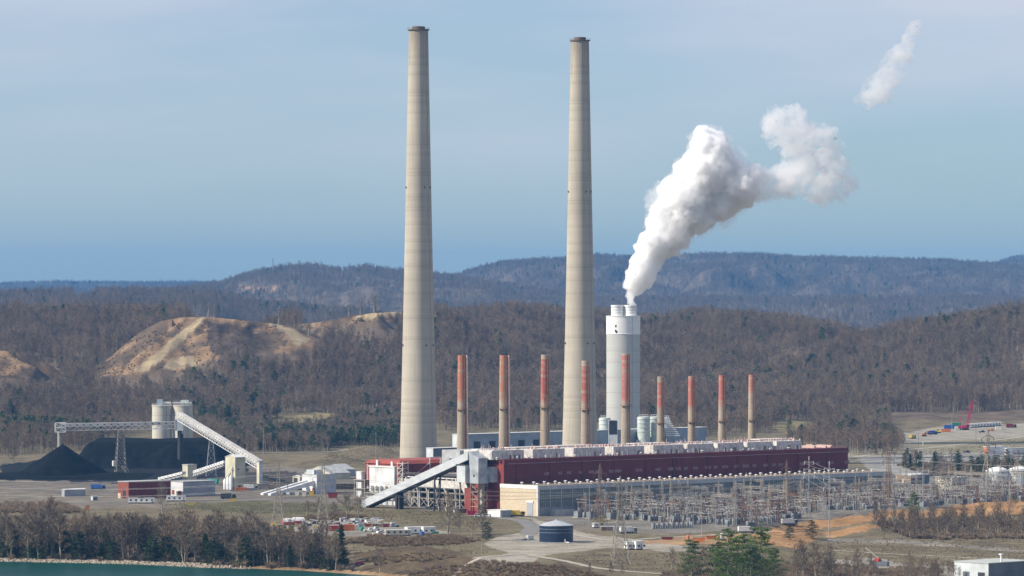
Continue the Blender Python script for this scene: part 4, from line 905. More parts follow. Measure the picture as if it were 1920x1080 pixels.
# silos
M_SILO = chimney_mat('silo_concrete', (.60, .57, .48), (.47, .45, .38), 2.6, seedv=90)
for (px, lab, head) in ((303.5, 'left pale concrete silo behind the coal with a small blue headhouse', 0), (343, 'right pale concrete silo behind the coal carrying a railed roof deck', 1)):
    Y = 3120; s = F/Y; r = 18.3/s; zt = H-(762-YH)/s; t = empty('silo', ((px-CX)/s, Y, 0), 0, lab, 'silo', 'pair of concrete silos')
    MB().lathe([(r, 0), (r, zt), (r+.25, zt), (r+.25, zt+.8), (r-.3, zt+.8)], 36).build('shell', M_SILO, t, True)
    g = MB()
    for k in range(30): a = k*.2094; g.bar((math.cos(a)*r, math.sin(a)*r, zt+.7), (math.cos(a)*r, math.sin(a)*r, zt+2), .1); b = a+.2094; g.bar((math.cos(a)*r, math.sin(a)*r, zt+1.9), (math.cos(b)*r, math.sin(b)*r, zt+1.9), .12)
    g.build('railing', M_TRIMW, t)
    if head == 0: blk('headhouse', -3.5, .5, -2, 2, zt+.8, zt+5.2, mat('pale_blue_paint', (.38, .46, .50), .6), t); blk('pipe_rack', .5, r-.5, -1, 1, zt+2.5, zt+3.4, M_TRIMW, t)
    else:
        blk('filter_house', -1.5, 4.2, -2, 2, zt+.8, zt+4.6, M_GREENW, t); d = MB(); d.box(-r*1.05, r*.9, -3, 3, zt+2.6, zt+3.0)
        for k in range(9): d.bar((-r+k*1.6, -3, zt+.5), (-r+k*1.6, -3, zt+4), .12)
        d.bar((-r, -3, zt+4), (r*.9, -3, zt+4), .14); d.build('roof_deck', M_TRIMW, t)
    l = MB(); l.bar((r*.55, -r*.85, 0), (r*.55, -r*.85, zt), .35); l.build('ladder', M_STEEL, t)
# truss galleries between two points
def gallery(name, label, a, b, w, h, m, group=None, ports=True, truss=True):
    a = Vector(a); b = Vector(b); d = b-a; Ln = d.length; hd = Vector((d.x, d.y, 0)); rz = math.atan2(d.y, d.x); pitch = math.asin(d.z/Ln)
    t = empty(name, (a.x, a.y, 0), rz, label, 'conveyor', group); t.rotation_euler = (0, 0, rz)
    X = lambda s_, zz: Vector((s_*math.cos(pitch)-0, 0, a.z+s_*math.sin(pitch)+zz))
    def sl(m_, s0, s1, y0, y1, z0, z1):
        p = [X(s0, z0), X(s1, z0), X(s1, z0), X(s0, z0), X(s0, z1), X(s1, z1), X(s1, z1), X(s0, z1)]; ys = (y0, y0, y1, y1)*2
        m_.hexa([Vector((q.x, y, q.z)) for q, y in zip(p, ys)])
    g = MB(); sl(g, 0, Ln, -w/2, w/2, h*.25, h); g.build('cover', m, t)
    n = max(4, int(Ln/4.5)); st = Ln/n
    if truss:
        g = MB(); sl(g, 0, Ln, -w/2-.15, -w/2+.15, -h*.55, -h*.45); sl(g, 0, Ln, w/2-.15, w/2+.15, -h*.55, -h*.45)
        for k in range(n):
            for y in (-w/2, w/2):
                p, q, r2 = X(k*st, -h*.5), X(k*st+st/2, h*.25), X((k+1)*st, -h*.5)
                for (e, f) in ((p, q), (q, r2)): e.y = f.y = y; g.bar(e, f, .22)
        g.build('truss', M_TRIMW, t)
    if ports:
        for k in range(n):
            q = X((k+.5)*st, h*.62); MB().box(q.x-.5, q.x+.5, -w/2-.05, -w/2+.05, q.z-.35, q.z+.35).build('port', M_DARK, t); 
    return t
YC = 2830
M_CONVEY = siding('grimy_conveyor_cladding', (.56, .55, .52), 1.0, .35, rust=(.30, .28, .26), rust_amt=.45)
A0, A1 = A(112, 803, YC), A(330, 799, YC+10)
gallery('stacker_conveyor', 'level white covered conveyor spanning between the two coal chutes', A0, A1, 4, 3.2, M_CONVEY)
gallery('coal_conveyor', 'white ribbed conveyor sloping down from the coal pile head tower', A(337, 783, YC+5), A(488, 874, 2712), 3.6, 3.6, M_CONVEY)
hd_ = empty('coal_drop_tower', (A0.x, A0.y, 0), 0, 'open white frame and drop chute at the end of the level conveyor', 'chute')
g = MB()
for x in (-3, 4):
    for y in (-2.4, 2.4): g.bar((x, y, A0.z-2.5), (x, y, A0.z+3.6), .4)
for z in (-2.5, .4, 3.6):
    g.bar((-3, -2.4, A0.z+z), (4, -2.4, A0.z+z), .4); g.bar((-3, 2.4, A0.z+z), (4, 2.4, A0.z+z), .4)
g.bar((-3, -2.4, A0.z-2.5), (4, -2.4, A0.z+3.6), .3); g.bar((-3, -2.4, A0.z+3.6), (4, -2.4, A0.z-2.5), .3); g.build('head_frame', M_TRIMW, hd_)
MB().cyl((0, 0, 14), (0, 0, A0.z-2), 1.5, 1.5, 14).build('drop_chute', M_CONCR, hd_, True)
h2 = empty('conveyor_head_tower', (A1.x+2, A1.y, 0), 0, 'white head tower and dark drop chute over the long coal pile', 'chute')
blk('head_box', -2.6, 2.6, -2.2, 2.2, A1.z-3, A1.z+4.5, M_PALE, h2); MB().cyl((1, 0, 10), (1, 0, A1.z-3), 2.0, 2.0, 14).build('drop_chute', M_DARK, h2, True)
g = MB()
for x in (-2.4, 2.4): g.bar((x, -2.3, A1.z-5), (x, -2.3, A1.z+7), .3)
g.bar((-2.4, -2.3, A1.z+7), (2.4, -2.3, A1.z+7), .3); g.build('frame', M_TRIMW, h2)
tp = A(226, 806, YC+4); stt = empty('stacker_tower', (tp.x, tp.y, 0), R(20), 'grey lattice tower standing in the coal under the level conveyor', 'tower')
g = MB()
for sx in (-1, 1):
    for sy in (-1, 1): l = MB(); l.bar((sx*3.4, sy*3, -.5), (sx*1.8, sy*1.8, tp.z), .55); l.build('leg', M_TANST, stt)
for k in range(9):
    z0, z1 = k*3.2, (k+1)*3.2; w0, w1 = 3.4-1.6*z0/30, 3.4-1.6*z1/30
    for sy in (-1, 1): g.bar((-w0, sy*w0*.95, z0), (w1, sy*w1*.95, z1), .28); g.bar((w0, sy*w0*.95, z0), (-w1, sy*w1*.95, z1), .28); g.bar((-w1, sy*w1*.95, z1), (w1, sy*w1*.95, z1), .28)
    for sx in (-1, 1): g.bar((sx*w0, -w0, z0), (sx*w1, w1, z1), .28)
g.build('bracing', M_TANST, stt); blk('machine_cabin', -5.5, -3.4, -2, 1, 6, 9.5, M_TRIMW, stt); blk('base_slab', -5, 5, -4, 4, -.3, 1.2, M_CONCR, stt)
g = MB(); g.bar((4, -4, 0), (0, -3, 6), 1.2); g.bar((6, -4, 0), (2.5, -3, 7), .5); g.build('strut', M_TANST, stt)
af = W(396, 893); aft = empty('trestle', (af.x, af.y, 0), R(15), 'slim white A-frame trestle holding up the sloping coal conveyor', 'trestle')
g = MB()
for sx in (-1, 1): l = MB(); l.bar((sx*3.4, 0, 0), (sx*1.2, 0, 23.5), .4); l.build('leg', M_TRIMW, aft)
for k in range(5): z0, z1 = k*4.7, k*4.7+4.7; w0, w1 = 3.4-2.2*z0/23.5, 3.4-2.2*z1/23.5; g.bar((-w0, 0, z0), (w1, 0, z1), .2); g.bar((w0, 0, z0), (-w1, 0, z1), .2); g.bar((-w1, 0, z1), (w1, 0, z1), .2)
g.build('bracing', M_TRIMW, aft)
DW = M_DARK
house('conveyor_end_house', 'narrow pale tower at the foot of the sloping coal conveyor', 'industrial building', 486, 907, 5, 6, 866, M_BEIGE, M_PALE)
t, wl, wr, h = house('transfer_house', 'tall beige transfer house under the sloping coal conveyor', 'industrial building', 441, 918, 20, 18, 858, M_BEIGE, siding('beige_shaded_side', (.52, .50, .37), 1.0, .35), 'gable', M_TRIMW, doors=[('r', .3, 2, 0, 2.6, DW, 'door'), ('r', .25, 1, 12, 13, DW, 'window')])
for k in range(3): g = MB(); g.lathe([(1.1, 0), (1.1, 8-k*1.2), (.4, 9-k*1.2)], 12, (-1.6, 2+k*3)); g.build('dust_hopper', M_WHITEC, t, True)
g = MB(); g.cyl((-.6, 2.5, 2), (-.6, 2.5, 14), .35, n=8); g.bar((-1, 8, 8), (-1, 2, 13), .5); g.build('duct_pipe', M_TRIMW, t)
house('crusher_house', 'small beige house between two short coal conveyors', 'industrial building', 352, 902, 11, 16, 872, M_BEIGE, M_BEIGE, 'flat')
gallery('coal_conveyor', 'short truss conveyor rising from the small beige house to the tall one', A(366, 889, 2690), A(423, 870, 2640), 3, 2.2, M_WHITEC)
gallery('coal_conveyor', 'short truss conveyor running up from the yard to the small beige house', A(300, 901, 2760), A(345, 890, 2735), 3, 2.0, M_TRIMW)
house('brick_building', 'dark red brick building beside the coal pile', 'building', 241, 935, 22, 74, 904, M_BRICKR, mat('red_brick_shaded_side', (.20, .055, .045), .9, var=.2, scale=.6), doors=[('l', .25, 3, 0, 4.6, DW, 'doorway'), ('l', .75, 2.6, 0, 3, M_CREAM, 'door')])  # long wall is the same brick with its shade mixed into the colour
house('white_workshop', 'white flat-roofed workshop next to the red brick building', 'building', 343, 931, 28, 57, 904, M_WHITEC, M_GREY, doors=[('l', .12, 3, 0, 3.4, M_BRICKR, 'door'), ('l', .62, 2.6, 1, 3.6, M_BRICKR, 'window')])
house('grey_shed', 'small grey metal shed with white gabled roof near the river trees', 'shed', 121, 931, 6, 36, 919, M_GREY, M_GREY, 'gable', M_TRIMW)
house('switch_hut', 'tiny grey hut between the shed and the brick building', 'shed', 174, 938, 4, 8, 931, M_PALE, M_GREYD)
t, wl, wr, h = house('car_dumper_house', 'white blocky building with two sloping white galleries running down from it', 'industrial building', 594, 926, 29, 35, 891, M_WHITEC, siding('white_shaded_side', (.50, .56, .62), 1.0, .3), doors=[('l', .1, 3, 0, 3.4, M_BRICKR, 'door')])  # right face is the white cladding with bluish shade painted in
blk('roof_cabin', 1, 8, 4, 11, h+.3, h+3, M_PALE, t)
for k, y0 in ((0, 2.0), (1, 9.0)):
    g = MB(); g.hexa([(-34, y0, -.3), (-.1, y0, 5.2), (-.1, y0+2.6, 5.2), (-34, y0+2.6, -.3), (-34, y0, 1.2), (-.1, y0, 8.0), (-.1, y0+2.6, 8.0), (-34, y0+2.6, 1.2)]); g.build('sloping_gallery', M_WHITEC, t)
blk('ramp_wall', -18, -.15, 1.9, 11.7, -.2, 1.4, M_GREY, t)
house('low_workshop', 'low building with tan walls and pale roof behind the white blocky building', 'building', 620, 899, 52, 36, 888, M_BEIGE, M_BEIGE, 'gable', M_ROOFG)
house('low_workshop', 'wide low grey-roofed building at the foot of the grassy mound', 'building', 645, 893, 40, 20, 881, M_GREY, M_GREY, 'gable', M_ROOFG)
house('small_garage', 'small beige garage with a dark doorway left of the white blocky building', 'building', 562, 905, 14, 4, 895, M_BEIGE, M_BEIGE, 'gable', M_TRIMW, doors=[('l', .3, 4, 0, 3, DW, 'doorway')])
rw = MB(); a, b = W(533, 919), W(682, 917); rw.bar((a.x, a.y, 1.7), (b.x, b.y, 1.7), 1, 3.6); tag(rw.build('retaining_wall', mat('brown_stained_wall', (.20, .155, .10), .95, var=.25)), 'long brown retaining wall behind the white blocky building', 'wall')
# ---------------------------------------------------------------- switchyard
M_GALV = mat('weathered_galvanised', (.33, .32, .30), .6, var=.2, scale=.5)
M_INS = mat('brown_porcelain', (.13, .06, .045), .35, spec=.5)
M_TXG = mat('transformer_grey', (.25, .265, .27), .6, var=.25)
M_WIRE = mat('aluminium_wire', (.50, .49, .46), .5, spec=.4)
def lattice_col(g, x, y, z0, z1, w0, w1, n, t=.1, d=.06):
    P = lambda k, sx, sy: Vector((x+sx*(w0+(w1-w0)*k/n), y+sy*(w0+(w1-w0)*k/n), z0+(z1-z0)*k/n))
    for sx in (-1, 1):
        for sy in (-1, 1): g.bar(P(0, sx, sy), P(n, sx, sy), t)
    for k in range(n):
        for (a, b) in (((-1, -1), (1, -1)), ((1, -1), (1, 1)), ((1, 1), (-1, 1)), ((-1, 1), (-1, -1))):
            i, j = (a, b) if k % 2 else (b, a); g.bar(P(k, *i), P(k+1, *j), d)
def lattice_beam(g, x0, x1, y, z, w, n, t=.1, d=.06):
    for sy in (-1, 1):
        for sz in (-1, 1): g.bar((x0, y+sy*w, z+sz*w), (x1, y+sy*w, z+sz*w), t)
    for k in range(n):
        a, b = x0+(x1-x0)*k/n, x0+(x1-x0)*(k+1)/n; f = 1 if k % 2 else -1
        for sy in (-1, 1): g.bar((a, y+sy*w, z-f*w), (b, y+sy*w, z+f*w), d)
        g.bar((a, y-f*w, z+w), (b, y+f*w, z+w), d)
def gantry(h, span, m, lab, peak):
    t = empty('line_gantry', (0, 0, 0), 0, lab, 'gantry', 'switchyard gantries')
    for x in (0, span):
        g = MB(); lattice_col(g, x, 0, -.3, h, .7, .45, 9, .14, .08)
        if peak: lattice_col(g, x, 0, h, h+4, .45, .04, 4, .1, .06)
        g.build('column', m, t)
    g = MB(); lattice_beam(g, 0, span, 0, h-.5, .5, 12, .14, .08); g.build('beam', m, t)
    g = MB()
    for k in range(3):
        x = span*(k+.5)/3; g.cyl((x, -.3, h-1), (x, -1.3, h-2.2), .16, n=6); g.cyl((x, .3, h-1), (x, 1.3, h-2.2), .16, n=6)
    g.build('insulator_string', M_INS, t); return freeze(t)
GA = [gantry(13.5, 12, M_GALV, 'grey lattice line gantry in the switchyard', False), gantry(15, 13, M_TANST, 'tan lattice line gantry with pointed posts in the switchyard', True), gantry(10, 10, M_RUST, 'rusty low lattice line gantry in the switchyard', False)]
def bus_support(h, lab):
    t = empty('bus_support', (0, 0, 0), 0, lab, 'bus support', 'switchyard bus supports')
    g = MB(); g.bar((0, 0, 0), (0, 0, h), .22); g.bar((6, 0, 0), (6, 0, h), .22); g.bar((-1, 0, h), (7, 0, h), .3, .22); g.build('stand', M_GALV, t)
    for k in range(4): x = -.4+k*2.25; g = MB(); g.lathe([(.12, h+.1), (.22, h+.3), (.12, h+.5), (.22, h+.7), (.12, h+.9), (.2, h+1.1), (.1, h+1.5)], 6, (x, 0)); g.build('insulator', M_INS, t)
    g = MB(); g.bar((-1.4, 0, h+1.6), (7.6, 0, h+1.6), .14); g.bar((0, -3, h+1.6), (0, 3, h+1.6), .12); g.bar((4.5, -3, h+1.6), (4.5, 3, h+1.6), .12); g.build('busbar', M_WIRE, t); return freeze(t)
BS = [bus_support(4.2, 'low bus support with brown insulators and pale busbars'), bus_support(7.5, 'tall bus support with brown insulators and pale busbars')]
def transformer():
    t = empty('transformer', (0, 0, 0), 0, 'grey power transformer with cooling fins and bushings in the switchyard', 'transformer', 'switchyard transformers')
    blk('tank', 0, 5, 0, 2.6, .4, 3.6, M_TXG, t); blk('plinth', -.5, 5.5, -1.4, 3.2, -.1, .38, M_CONCR, t)
    for k in range(9): blk('cooling_fin', .25+k*.52, .45+k*.52, -1.1, -.02, .9, 3.3, M_TXG, t)
    for k in range(3): g = MB(); g.lathe([(.16, 3.6), (.3, 3.9), (.18, 4.2), (.3, 4.5), (.18, 4.8), (.24, 5.1), (.08, 5.9)], 8, (1+k*1.5, 1.3)); g.build('bushing', M_INS, t)
    g = MB(); g.cyl((.2, 2.1, 4.6), (3.6, 2.1, 4.6), .5, n=10); g.bar((.8, 2.1, 3.5), (.8, 2.1, 4.4), .2); g.bar((3, 2.1, 3.5), (3, 2.1, 4.4), .2); g.build('conservator', M_TXG, t); return freeze(t)
def breaker():
    t = empty('circuit_breaker', (0, 0, 0), 0, 'grey oil circuit breaker of three round tanks with angled bushings', 'circuit breaker', 'switchyard circuit breakers')
    for k in range(3):
        g = MB(); g.lathe([(.95, .3), (1.0, .6), (1.0, 2.6), (.75, 3.0), (.3, 3.15)], 12, (k*2.4, 0)); o = g.build('tank', M_TXG, t, True)
        for s_ in (-1, 1): g = MB(); g.cyl((k*2.4+s_*.3, 0, 3.0), (k*2.4+s_*.95, 0, 4.9), .18, .12, 6); g.build('bushing', M_INS, o)
    blk('base_frame', -1.2, 6, -1.0, 1.0, -.1, .28, M_GALV, t); return freeze(t)
def cabinet():
    t = empty('control_cabinet', (0, 0, 0), 0, 'pale metal control cabinet on a slab in the switchyard', 'cabinet', 'switchyard control cabinets')
    blk('body', 0, 1.9, 0, 1.2, .2, 2.7, M_TXG, t); blk('cap', -.1, 2, -.1, 1.3, 2.7, 2.85, M_TRIMW, t); blk('slab', -.3, 2.2, -.3, 1.5, -.1, .18, M_CONCR, t); blk('door', .95, 1.85, -.04, 0, .3, 2.6, M_TRIMW, t); return freeze(t)
TR, BR, CB = transformer(), breaker(), cabinet()
YARD = [(1075, 962), (1180, 955), (1420, 942), (1660, 926), (1930, 908), (1930, 940), (1700, 955), (1620, 958), (1500, 972), (1420, 985), (1330, 997), (1200, 1000), (1110, 985)]
def in_yard(p):
    x, y = px_of(p); return bool(inpoly(np.array([x]), np.array([y]), YARD)[0])
def yard_grid(du, dv, ju, jv, seed, lo=-150, prob=1.0):
    r = random.Random(seed); out_ = []; u = 10
    while u < 420:
        v = -9
        while v > lo:
            p = PL(u+r.uniform(-ju, ju), v+r.uniform(-jv, jv))
            if r.random() < prob and in_yard(p) and (p.x, p.y) != (0, 0): out_.append(p)
            v -= dv
        u += du
    return out_
first = {}
def put(o, p, rz, **k):
    z = gz(p[0], p[1]); loc = (p[0], p[1], max(z, -.3) if z > -3 else z)
    if o.name not in first: first[o.name] = 1; o.location = loc; o.rotation_euler = (0, 0, rz); return o
    return copy_tree(o, loc, rz, **k)
rg = random.Random(21)
for p in yard_grid(15.5, 19, 1.5, 2, 1): put(rg.choice((GA[0], GA[0], GA[1], GA[2])), p, TH+rg.choice((0, 0, math.pi/2)))
for p in yard_grid(9.5, 11, 2, 2, 2): put(rg.choice(BS), p, TH+rg.choice((0, math.pi/2)))
for p in yard_grid(21, 15, 3, 3, 3, prob=.8): put(TR, p, TH+rg.choice((0, math.pi)))
for p in yard_grid(15, 17, 3, 3, 4, prob=.7): put(BR, p, TH)
for p in yard_grid(22, 19, 5, 4, 5, prob=.6): put(CB, p, TH+rg.choice((0, math.pi/2)))
# the row of round breakers along the near fence
for (xa, ya, xb, yb, n) in ((1225, 993, 1280, 990, 4), (1346, 984, 1455, 975, 9)):
    for k in range(n): put(BR, W(xa+(xb-xa)*k/(n-1), ya+(yb-ya)*k/(n-1)), TH*.2)

# transmission towers
def lattice_tower(h, w0, m, arms, lab, name='transmission_tower', grp='lattice transmission towers', t=.26, d=.13):
    o = empty(name, (0, 0, 0), 0, lab, 'pylon', grp); k1 = .62
    for sx in (-1, 1):
        for sy in (-1, 1): g = MB(); g.bar((sx*w0, sy*w0, -.8), (sx*w0*.2, sy*w0*.2, h*k1), t); g.build('leg', m, o)
    g = MB(); n = 7
    zs = [h*k1*(1-(1-k/n)**1.35) for k in range(n+1)]
    for k in range(n):
        z0, z1 = zs[k], zs[k+1]; a, b = w0*(1-.8*z0/(h*k1)), w0*(1-.8*z1/(h*k1))
        for (p, q) in (((-1, -1), (1, -1)), ((1, -1), (1, 1)), ((1, 1), (-1, 1)), ((-1, 1), (-1, -1))):
            g.bar((p[0]*a, p[1]*a, z0), (q[0]*b, q[1]*b, z1), d); g.bar((q[0]*a, q[1]*a, z0), (p[0]*b, p[1]*b, z1), d); g.bar((p[0]*b, p[1]*b, z1), (q[0]*b, q[1]*b, z1), d)
    g.build('bracing', m, o)
    g = MB(); lattice_col(g, 0, 0, h*k1, h*.93, w0*.2, w0*.16, 8, t*.8, d); lattice_col(g, 0, 0, h*.93, h, w0*.16, .05, 3, t*.7, d); g.build('mast', m, o)
    for (z, L_) in arms:
        for s_ in (-1, 1):
            g = MB(); e = Vector((s_*L_, 0, z*h+.3)); 
            for sy in (-1, 1): g.bar((s_*w0*.16, sy*w0*.16, z*h), e, d*1.2); g.bar((s_*w0*.16, sy*w0*.16, z*h+1.8), e, d*1.2)
            for q in (.35, .7): g.bar(Vector((s_*w0*.16, 0, z*h)).lerp(e, q), Vector((s_*w0*.16, 0, z*h+1.8)).lerp(e, q), d)
            g.build('cross_arm', m, o); g = MB(); g.cyl(e, e-Vector((0, 0, 2.2)), .18, n=6); g.build('insulator', M_INS, o)
    return freeze(o)
ARMS = [(.68, 5.2), (.78, 6.0), (.88, 4.6)]
TOW = lattice_tower(40, 4.2, M_TANST, ARMS, 'x'); M_RUST2 = mat('brown_weathered_steel', (.24, .175, .13), .85, var=.2, scale=.6); TOWR = lattice_tower(36, 3.2, M_RUST2, [(.70, 4.2), (.82, 4.8)], 'x', 'transmission_tower', 'rusty lattice towers in the switchyard', t=.2, d=.1)
TOWS = lattice_tower(32, 3.0, M_TANST, ARMS, 'x', t=.42, d=.24)
PT = {}
def tower(o, px, yb, ytop, rz, lab, z=None, Y=None):
    p = W(px, yb) if Y is None else Vector(((px-CX)/F*Y, Y, 0)); zz = gz(p.x, p.y); hh = H-(ytop-YH)*p.y/F-zz
    base_h = {TOW: 40, TOWR: 36, TOWS: 32}[o]; c = put(o, p, rz); c.location.z = zz; c.scale = (hh/base_h,)*3; c['label'] = lab
    PT[lab] = (Vector((p.x, p.y, zz)), hh, rz); return c
t1 = tower(TOW, 1163, 1060, 893, R(12), 'big tan lattice pylon on the lawn right of the blue tank')
t2 = tower(TOW, 1852, 936, 806, R(35), 'tan lattice pylon before the white domed tanks')
t3 = tower(TOW, 522, 1003, 866, R(-8), 'lattice pylon by the red tents in the trailer yard')
t4 = tower(TOW, 606, 999, 868, R(-8), 'lattice pylon above the containers of the trailer yard')
t5 = tower(TOWR, 1475, 958, 862, TH, 'rusty lattice pylon midway along the glazed hall front')
t6 = tower(TOWR, 1666, 958, 826, TH, 'rusty lattice pylon at the far corner of the glazed hall')
t7 = tower(TOWR, 1125, 985, 868, TH, 'rusty lattice pylon in front of the first glazed bays')
for (px, Y, yt, lab) in ((392, 4330, 566, 'small lattice pylon on top of the cleared hill'), (402, 4420, 572, 'second small lattice pylon just behind the hilltop one'), (524, 4420, 574, 'small lattice pylon on the saddle of the cleared ridge'), (580, 4290, 603, 'small lattice pylon low on the cleared spur'), (655, 4640, 568, 'small lattice pylon left along the second cleared ridge'), (677, 4650, 561, 'small lattice pylon midway on the second cleared ridge'), (703, 4660, 550, 'tallest small lattice pylon on the second cleared ridge'), (20, 4150, 648, 'small lattice pylon on the bare slope at the left'), (622, 4700, 578, 'faint lattice pylon furthest along the cleared ridge')):
    tower(TOWS, px, 0, yt, R(25), lab, Y=Y)
# wooden H frames on the wooded hill at the right
hf = empty('wooden_pylon', (0, 0, 0), 0, 'x', 'pylon', 'H-frame pylons on the right hill'); 
for x in (-2.3, 2.3): g = MB(); g.cyl((x, 0, -1), (x, 0, 17), .3, .22, 6); g.build('pole', M_GALV, hf)
g = MB(); g.bar((-5, 0, 14.2), (5, 0, 14.2), .35); g.bar((-2.3, 0, 6), (2.3, 0, 12), .2); g.bar((2.3, 0, 6), (-2.3, 0, 12), .2); g.build('cross_arm', M_GALV, hf); freeze(hf)
for (px, Y, yt, lab) in ((1553, 4800, 636, 'highest wooden H-frame pylon near the notch of the right hill'), (1470, 4500, 662, 'wooden H-frame pylon on the shoulder of the right hill'), (1374, 4250, 702, 'wooden H-frame pylon above the last small stack'), (1270, 4100, 741, 'lowest wooden H-frame pylon behind the sixth small stack')):
    x = (px-CX)/F*Y; zz = gz(x, Y); c = put(hf, (x, Y), R(20)); hh = H-(yt-YH)*Y/F-zz; c.location.z = zz; c.scale = (max(hh, 6)/17,)*3; c['label'] = lab
# radio mast on the far mountain
x, Y = (512-CX)/F*11300, 11300; zz = gz(x, Y); rm_ = empty('radio_mast', (x, Y, zz), 0, 'thin radio mast on the left mountain skyline', 'mast'); g = MB(); lattice_col(g, 0, 0, 0, H-(484-YH)*Y/F-zz, 1.6, .8, 10, .6, .4); g.build('lattice', M_GALV, rm_)
for z in (24, 30): g = MB(); g.box(-2.2, 2.2, -2.2, 2.2, z, z+1.2); g.build('aerial', M_TRIMW, rm_)
# steel poles
def pole(px, yb, ytop, lab, arms=(), name='steel_pole', r=.32, grp='tall steel line poles'):
    p = W(px, yb); zz = gz(p.x, p.y); p = W(px, yb, zz); p.z = gz(p.x, p.y); hh = H-(ytop-YH)*p.y/F-p.z
    t = empty(name, p, R(-15), lab, 'pole', grp); g = MB(); g.cyl((0, 0, -.5), (0, 0, hh), r, r*.55, 10); g.build('shaft', M_STEEL, t, True)
    for (q, L_) in arms:
        g = MB(); g.bar((-L_, 0, hh*q+.7), (0, 0, hh*q), .22); g.bar((L_, 0, hh*q+.7), (0, 0, hh*q), .22); g.build('cross_arm', M_STEEL, t)
        for s_ in (-1, 1): g = MB(); g.cyl((s_*L_, 0, hh*q+.6), (s_*L_, 0, hh*q-1.2), .14, n=6); g.build('insulator', M_TRIMW, t)
    return p, hh
AR = [(.99, .1), (.90, 2.6), (.77, 2.9), (.65, 2.9)]
p1, h1 = pole(1517, 982, 857, 'tall pale steel pole at the top of the clay bank', AR); p2, h2_ = pole(1555, 1012, 866, 'tall pale steel pole rising from the grass below the clay bank', AR); p3, h3 = pole(1731, 990, 829, 'tall pale steel pole among the bare trees on the bank', AR)
for (px, yb, yt, lab) in ((1722, 858, 790, 'thick grey pole beside the storage yard lane'), (1706, 855, 811, 'thinner grey pole left of the thick one by the yard lane'), (1838, 965, 890, 'slim pole on the clay bank below the domed tanks'), (1849, 962, 884, 'slim pole with a bracket on the clay bank'), (494, 862, 803, 'light mast at the grassy road behind the coal conveyor'), (705, 868, 810, 'dark floodlight mast on the grassy mound'), (1105, 985, 905, 'slim white mast behind the blue tank'), (77, 865, 812, 'slim pole left of the coal cone'), (1594, 862, 822, 'slim pole right of the boiler house'), (1608, 865, 826, 'second slim pole right of the boiler house'), (1622, 866, 824, 'third slim pole right of the boiler house'), (1893, 945, 868, 'slim pole between the domed tanks'), (1785, 812, 775, 'slim pole near the blue containers'), (1803, 815, 788, 'slim pole before the red crane'), (1830, 830, 800, 'slim pole on the storage yard verge')):
    pole(px, yb, yt, lab, name='lamp_pole', r=.2, grp='slim poles about the plant')
for (px, yb, yt, lab) in ((1300, 1012, 925, 'wooden pole by the orange skips'), (1316, 1010, 920, 'second wooden pole by the orange skips'), (940, 976, 952, 'short post at the lane junction'), (903, 1035, 1018, 'short post on the verge before the gravel pad')): pole(px, yb, yt, lab, name='wooden_pole', r=.16, grp='wooden poles')
# wires
NW = [0]
def wire(a, b, sag, r=.05, lab='slack overhead power line between pylons'):
    a = Vector(a); b = Vector(b); g = MB(); n = 14; pts = [a.lerp(b, k/n)-Vector((0, 0, sag*4*(k/n)*(1-k/n))) for k in range(n+1)]
    for k in range(n): g.cyl(pts[k], pts[k+1], r, n=4, caps=False)
    tag(g.build('power_line', M_WIRE), lab, 'wire', 'overhead power lines')
def arms_of(lab, o):
    p, hh, rz = PT[lab]; d = Vector((math.cos(rz), math.sin(rz), 0)); return [p+d*s_*L_*hh/40+Vector((0, 0, z*hh-1.8)) for (z, L_) in ARMS for s_ in (-1, 1)]
K = list(PT); l3, l4 = arms_of(K[2], 0), arms_of(K[3], 0); far = [Vector((q.x-260, q.y+60, q.z+4)) for q in l3]
for a, b in zip(l3, l4): wire(a, b, 1.0)
for a, b in zip(l3, far): wire(a, b, 7)
ga = [PL(60+7*k, -20, 14) for k in range(6)]
for a, b in zip(l4, ga): wire(a, b, 6)
l1 = arms_of(K[0], 0)
for a, k in zip(l1, range(6)): wire(a, PL(70+9*k, -34, 14), 3)
l2 = arms_of(K[1], 0)
for k, b in enumerate(l2): wire(PL(170+8*k, -60, 14), b, 4)
for k, b in enumerate(l2): wire(b, Vector((b.x+190, b.y-60, b.z+3)), 5)
for (pa, ha, pb, hb) in ((p1, h1, p2, h2_),):
    for (q, L_) in AR[1:]:
        for s_ in (-1, 1): wire(pa+Vector((s_*L_, 0, ha*q)), pb+Vector((s_*L_, 0, hb*q)), .6)
for (q, L_) in AR[1:]:
    for s_ in (-1, 1):
        wire(p2+Vector((s_*L_, 0, h2_*q)), p3+Vector((s_*L_, 0, h3*q)), 3); wire(p1+Vector((s_*L_, 0, h1*q)), PL(150, -30+s_*4, 13), 3)
        wire(p3+Vector((s_*L_, 0, h3*q)), p3+Vector((150, -30, h3*q+4)), 4)
